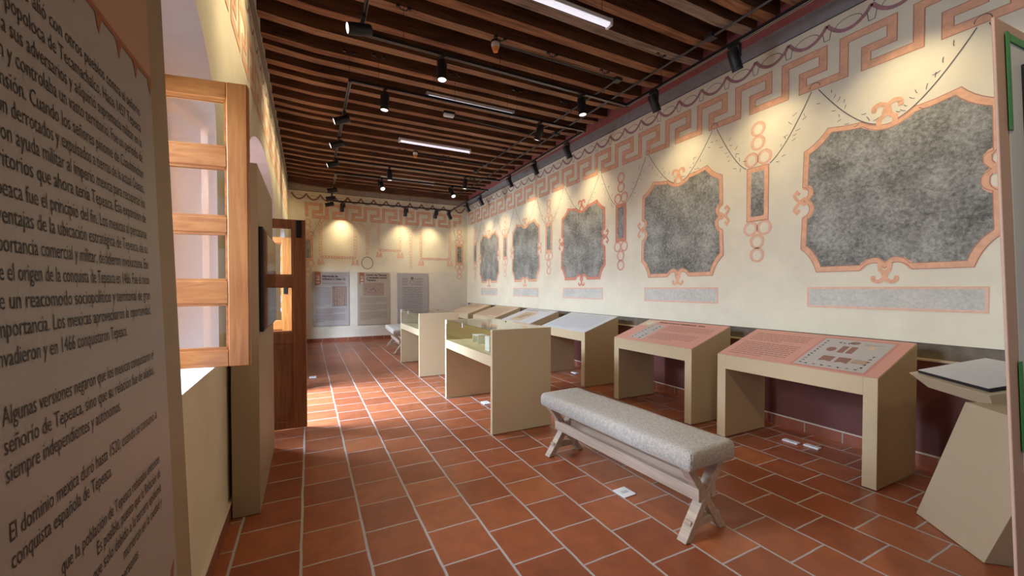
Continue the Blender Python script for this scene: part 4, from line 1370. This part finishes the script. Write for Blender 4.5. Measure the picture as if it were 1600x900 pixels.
slab(mb, 0.047, 0.066, 0.95, 1.21, 0.0035, 0.007, green_paint)
mb.build('green_edging', root, origin=o)
mb = MB(); slab(mb, 0.15, 0.80, 1.3, 2.10, 0.003, 0.028, black_metal); s_ = mb.build('screen_frame', root, origin=o, bevel=0.003)
mb = MB(); slab(mb, 0.162, 0.788, 1.312, 2.088, 0.0282, 0.030, pale_board); mb.build('screen_face', s_, origin=o)

# ------------------------------------------------------------------ panels on the far wall
PW = lambda u, v, l: (u, YF - l, v)
def wall_panel(label, u0, u1, v0, v1, face, content):
    o = ((u0 + u1) / 2, YF, v0)
    root = thing('wall_panel', label, 'wall panel', o, group='printed panels on the end wall')
    mb = MB(); mb.box((u0, YF - 0.030, v0), (u1, YF - 0.001, v1), face); mb.build('panel_board', root, origin=o, bevel=0.003)
    L = 0.0312
    mk = lambda: MB()
    if content in (1, 2):
        a, c, vb_ = (u0 + 0.05, u0 + 0.19, v1 - 0.37) if content == 1 else (u0 + 0.045, u0 + 0.175, v1 - 0.33)
        mb = mk(); fill(mb, PW, [(a, v1), (c, v1), (c, vb_ + 0.045), (a, vb_)], print_tag, L)
        for i, t in enumerate(('Có', 'di', 'ce')):
            text_mesh(mb, PW, t, a + 0.03, v1 - 0.155 - 0.075 * i, 0.085, c - a - 0.055, print_white, L + 0.0008, 0.001)
        mb.build('title_tag', root, origin=o)
        mb = mk()
        if content == 1:
            text_mesh(mb, PW, 'Matrícula de', u0 + 0.23, v1 - 0.135, 0.062, 0.38, print_ink, L, 0.0028)
            text_mesh(mb, PW, 'tributos Lámina 12', u0 + 0.23, v1 - 0.21, 0.062, 0.56, print_ink, L, 0.0028)
        else:
            text_mesh(mb, PW, 'Lienzo de Tlaxcala', u0 + 0.23, v1 - 0.085, 0.058, 0.55, print_ink, L, 0.0026)
            text_mesh(mb, PW, 'y campaña contra', u0 + 0.23, v1 - 0.158, 0.058, 0.55, print_ink, L, 0.0026)
            text_mesh(mb, PW, 'Tepeaca', u0 + 0.23, v1 - 0.228, 0.058, 0.25, print_ink, L, 0.0026)
        mb.build('title_text', root, origin=o)
        mb = mk()
        if content == 1:
            ink_lines(mb, PW, u0 + 0.23, u1 - 0.1, v1 - 0.30, v1 - 0.33, 2, L, print_ink_soft, 20, 0.4, 1)
            ink_lines(mb, PW, u0 + 0.06, u0 + 0.43, v1 - 0.43, v1 - 0.90, 14, L, print_ink_soft, 21, 0.33)
            ink_lines(mb, PW, u0 + 0.06, u1 - 0.1, v1 - 0.99, v1 - 1.10, 4, L, print_ink_soft, 22, 0.33)
            ink_lines(mb, PW, u0 + 0.06, u1 - 0.1, v1 - 1.15, v1 - 1.32, 6, L, print_ink_soft, 23, 0.33, 0.3)
        else:
            ink_lines(mb, PW, u0 + 0.06, u1 - 0.06, v1 - 0.70, v1 - 0.84, 5, L, print_ink_soft, 24, 0.33)
            ink_lines(mb, PW, u0 + 0.06, u1 - 0.06, v1 - 0.90, v1 - 1.04, 5, L, print_ink_soft, 25, 0.33)
            ink_lines(mb, PW, u0 + 0.06, u1 - 0.06, v1 - 1.10, v1 - 1.30, 7, L, print_ink_soft, 26, 0.33, 0.4)
        mb.build('printed_lines', root, origin=o)
        mb = mk()
        r = random.Random(content)
        if content == 1:
            q = (0.575, 0.915, 0.955, 1.475)
        else:
            q = (1.34, 1.90, 1.225, 1.585)
        fill(mb, PW, [(q[0], q[2]), (q[1], q[2]), (q[1], q[3]), (q[0], q[3])], print_codex, L)
        if content == 1:
            strip(mb, PW, [(q[0], q[2]), (q[1], q[2]), (q[1], q[3]), (q[0], q[3])], 0.012, print_ink_soft, L + 0.0004, True)
        for i in range(46 if content == 1 else 26):
            u, v = r.uniform(q[0] + 0.03, q[1] - 0.03), r.uniform(q[2] + 0.03, q[3] - 0.03)
            if content == 1: u = q[0] + 0.045 + 0.062 * (i % 5); v = q[2] + 0.035 + 0.05 * (i // 5)
            glyphs(mb, PW, u, v, r.uniform(0.012, 0.035), L + 0.0008, print_ink if r.random() < 0.4 else print_ink_soft, r)
        mb.build('codex_picture', root, origin=o)
    else:
        mb = mk()
        r = random.Random(9)
        for i in range(3):
            for a, c in ((u0 + 0.14, u0 + 0.30), (u0 + 0.50, u0 + 0.72)):
                ink_lines(mb, PW, a, c, v1 - 0.16 - 0.08 * i, v1 - 0.19 - 0.08 * i, 2, L, print_ink_soft, 30 + i, 0.4, 1)
        fill(mb, PW, ellipse(u0 + 0.42, v1 - 0.15, 0.05, 0.045, 9), print_ink_soft, L)
        strip(mb, PW, ellipse(u0 + 0.42, v1 - 0.27, 0.07, 0.06, 12), 0.01, print_ink_soft, L, True)
        for i in range(16):
            v = v1 - 0.42 - 0.05 * i
            u = u0 + 0.14
            pts = []
            while u < u0 + 0.73:
                pts.append((u, v + r.uniform(-0.013, 0.013)))
                u += r.uniform(0.008, 0.018)
            strip(mb, PW, pts, 0.007, print_ink, L)
        mb.build('manuscript_text', root, origin=o)
    return root
wall_panel('grey wall panel with orange tag and tall picture, on the end wall', 0.10, 0.985, 0.425, 1.865, graphic_grey, 1)
wall_panel('beige wall panel with orange tag and wide picture, on the end wall', 1.20, 2.05, 0.415, 1.865, graphic_beige, 2)
wall_panel('pale grey wall panel filled with handwriting, partly hidden behind the far display case', 2.27, 3.15, 0.425, 1.87, graphic_grey, 3)

# ------------------------------------------------------------------ white plates on the floor
def plate(label, x, y, rz, sx, sy, h=0.006):
    root = thing('floor_plate', label, 'floor plate', (x, y, 0.0015), rz, group=None)
    mb = MB(); mb.box((-sx, -sy, 0), (sx, sy, h), white_plastic); mb.build('cover', root, bevel=0.002)
    mb = MB(); mb.box((-sx * 0.5, -sy * 0.25, h), (sx * 0.5, sy * 0.25, h + 0.0015), mat('plate_grey', (0.45, 0.45, 0.46), 0.4)); mb.build('insert', root)
plate('white plate lying on the floor tiles in front of the bench', 1.95, 2.12, 0.05, 0.055, 0.058)
plate('white floor plate with plain cover under the nearest pink desk', 3.97, 2.13, 0, 0.028, 0.065, 0.012)
plate('slotted white floor plate under the nearest pink desk, closer to its right leg', 4.01, 1.975, 0, 0.028, 0.060, 0.012)
plate('small cream plate on the floor beside the open door leaf', 0.05, 7.13, 0, 0.05, 0.06, 0.012)
plate('white floor plate under the nearer display case', 1.95, 4.57, 0, 0.045, 0.06, 0.01)
plate('white floor plate under the pale grey reading desk', 3.98, 5.53, 0, 0.03, 0.065, 0.012)
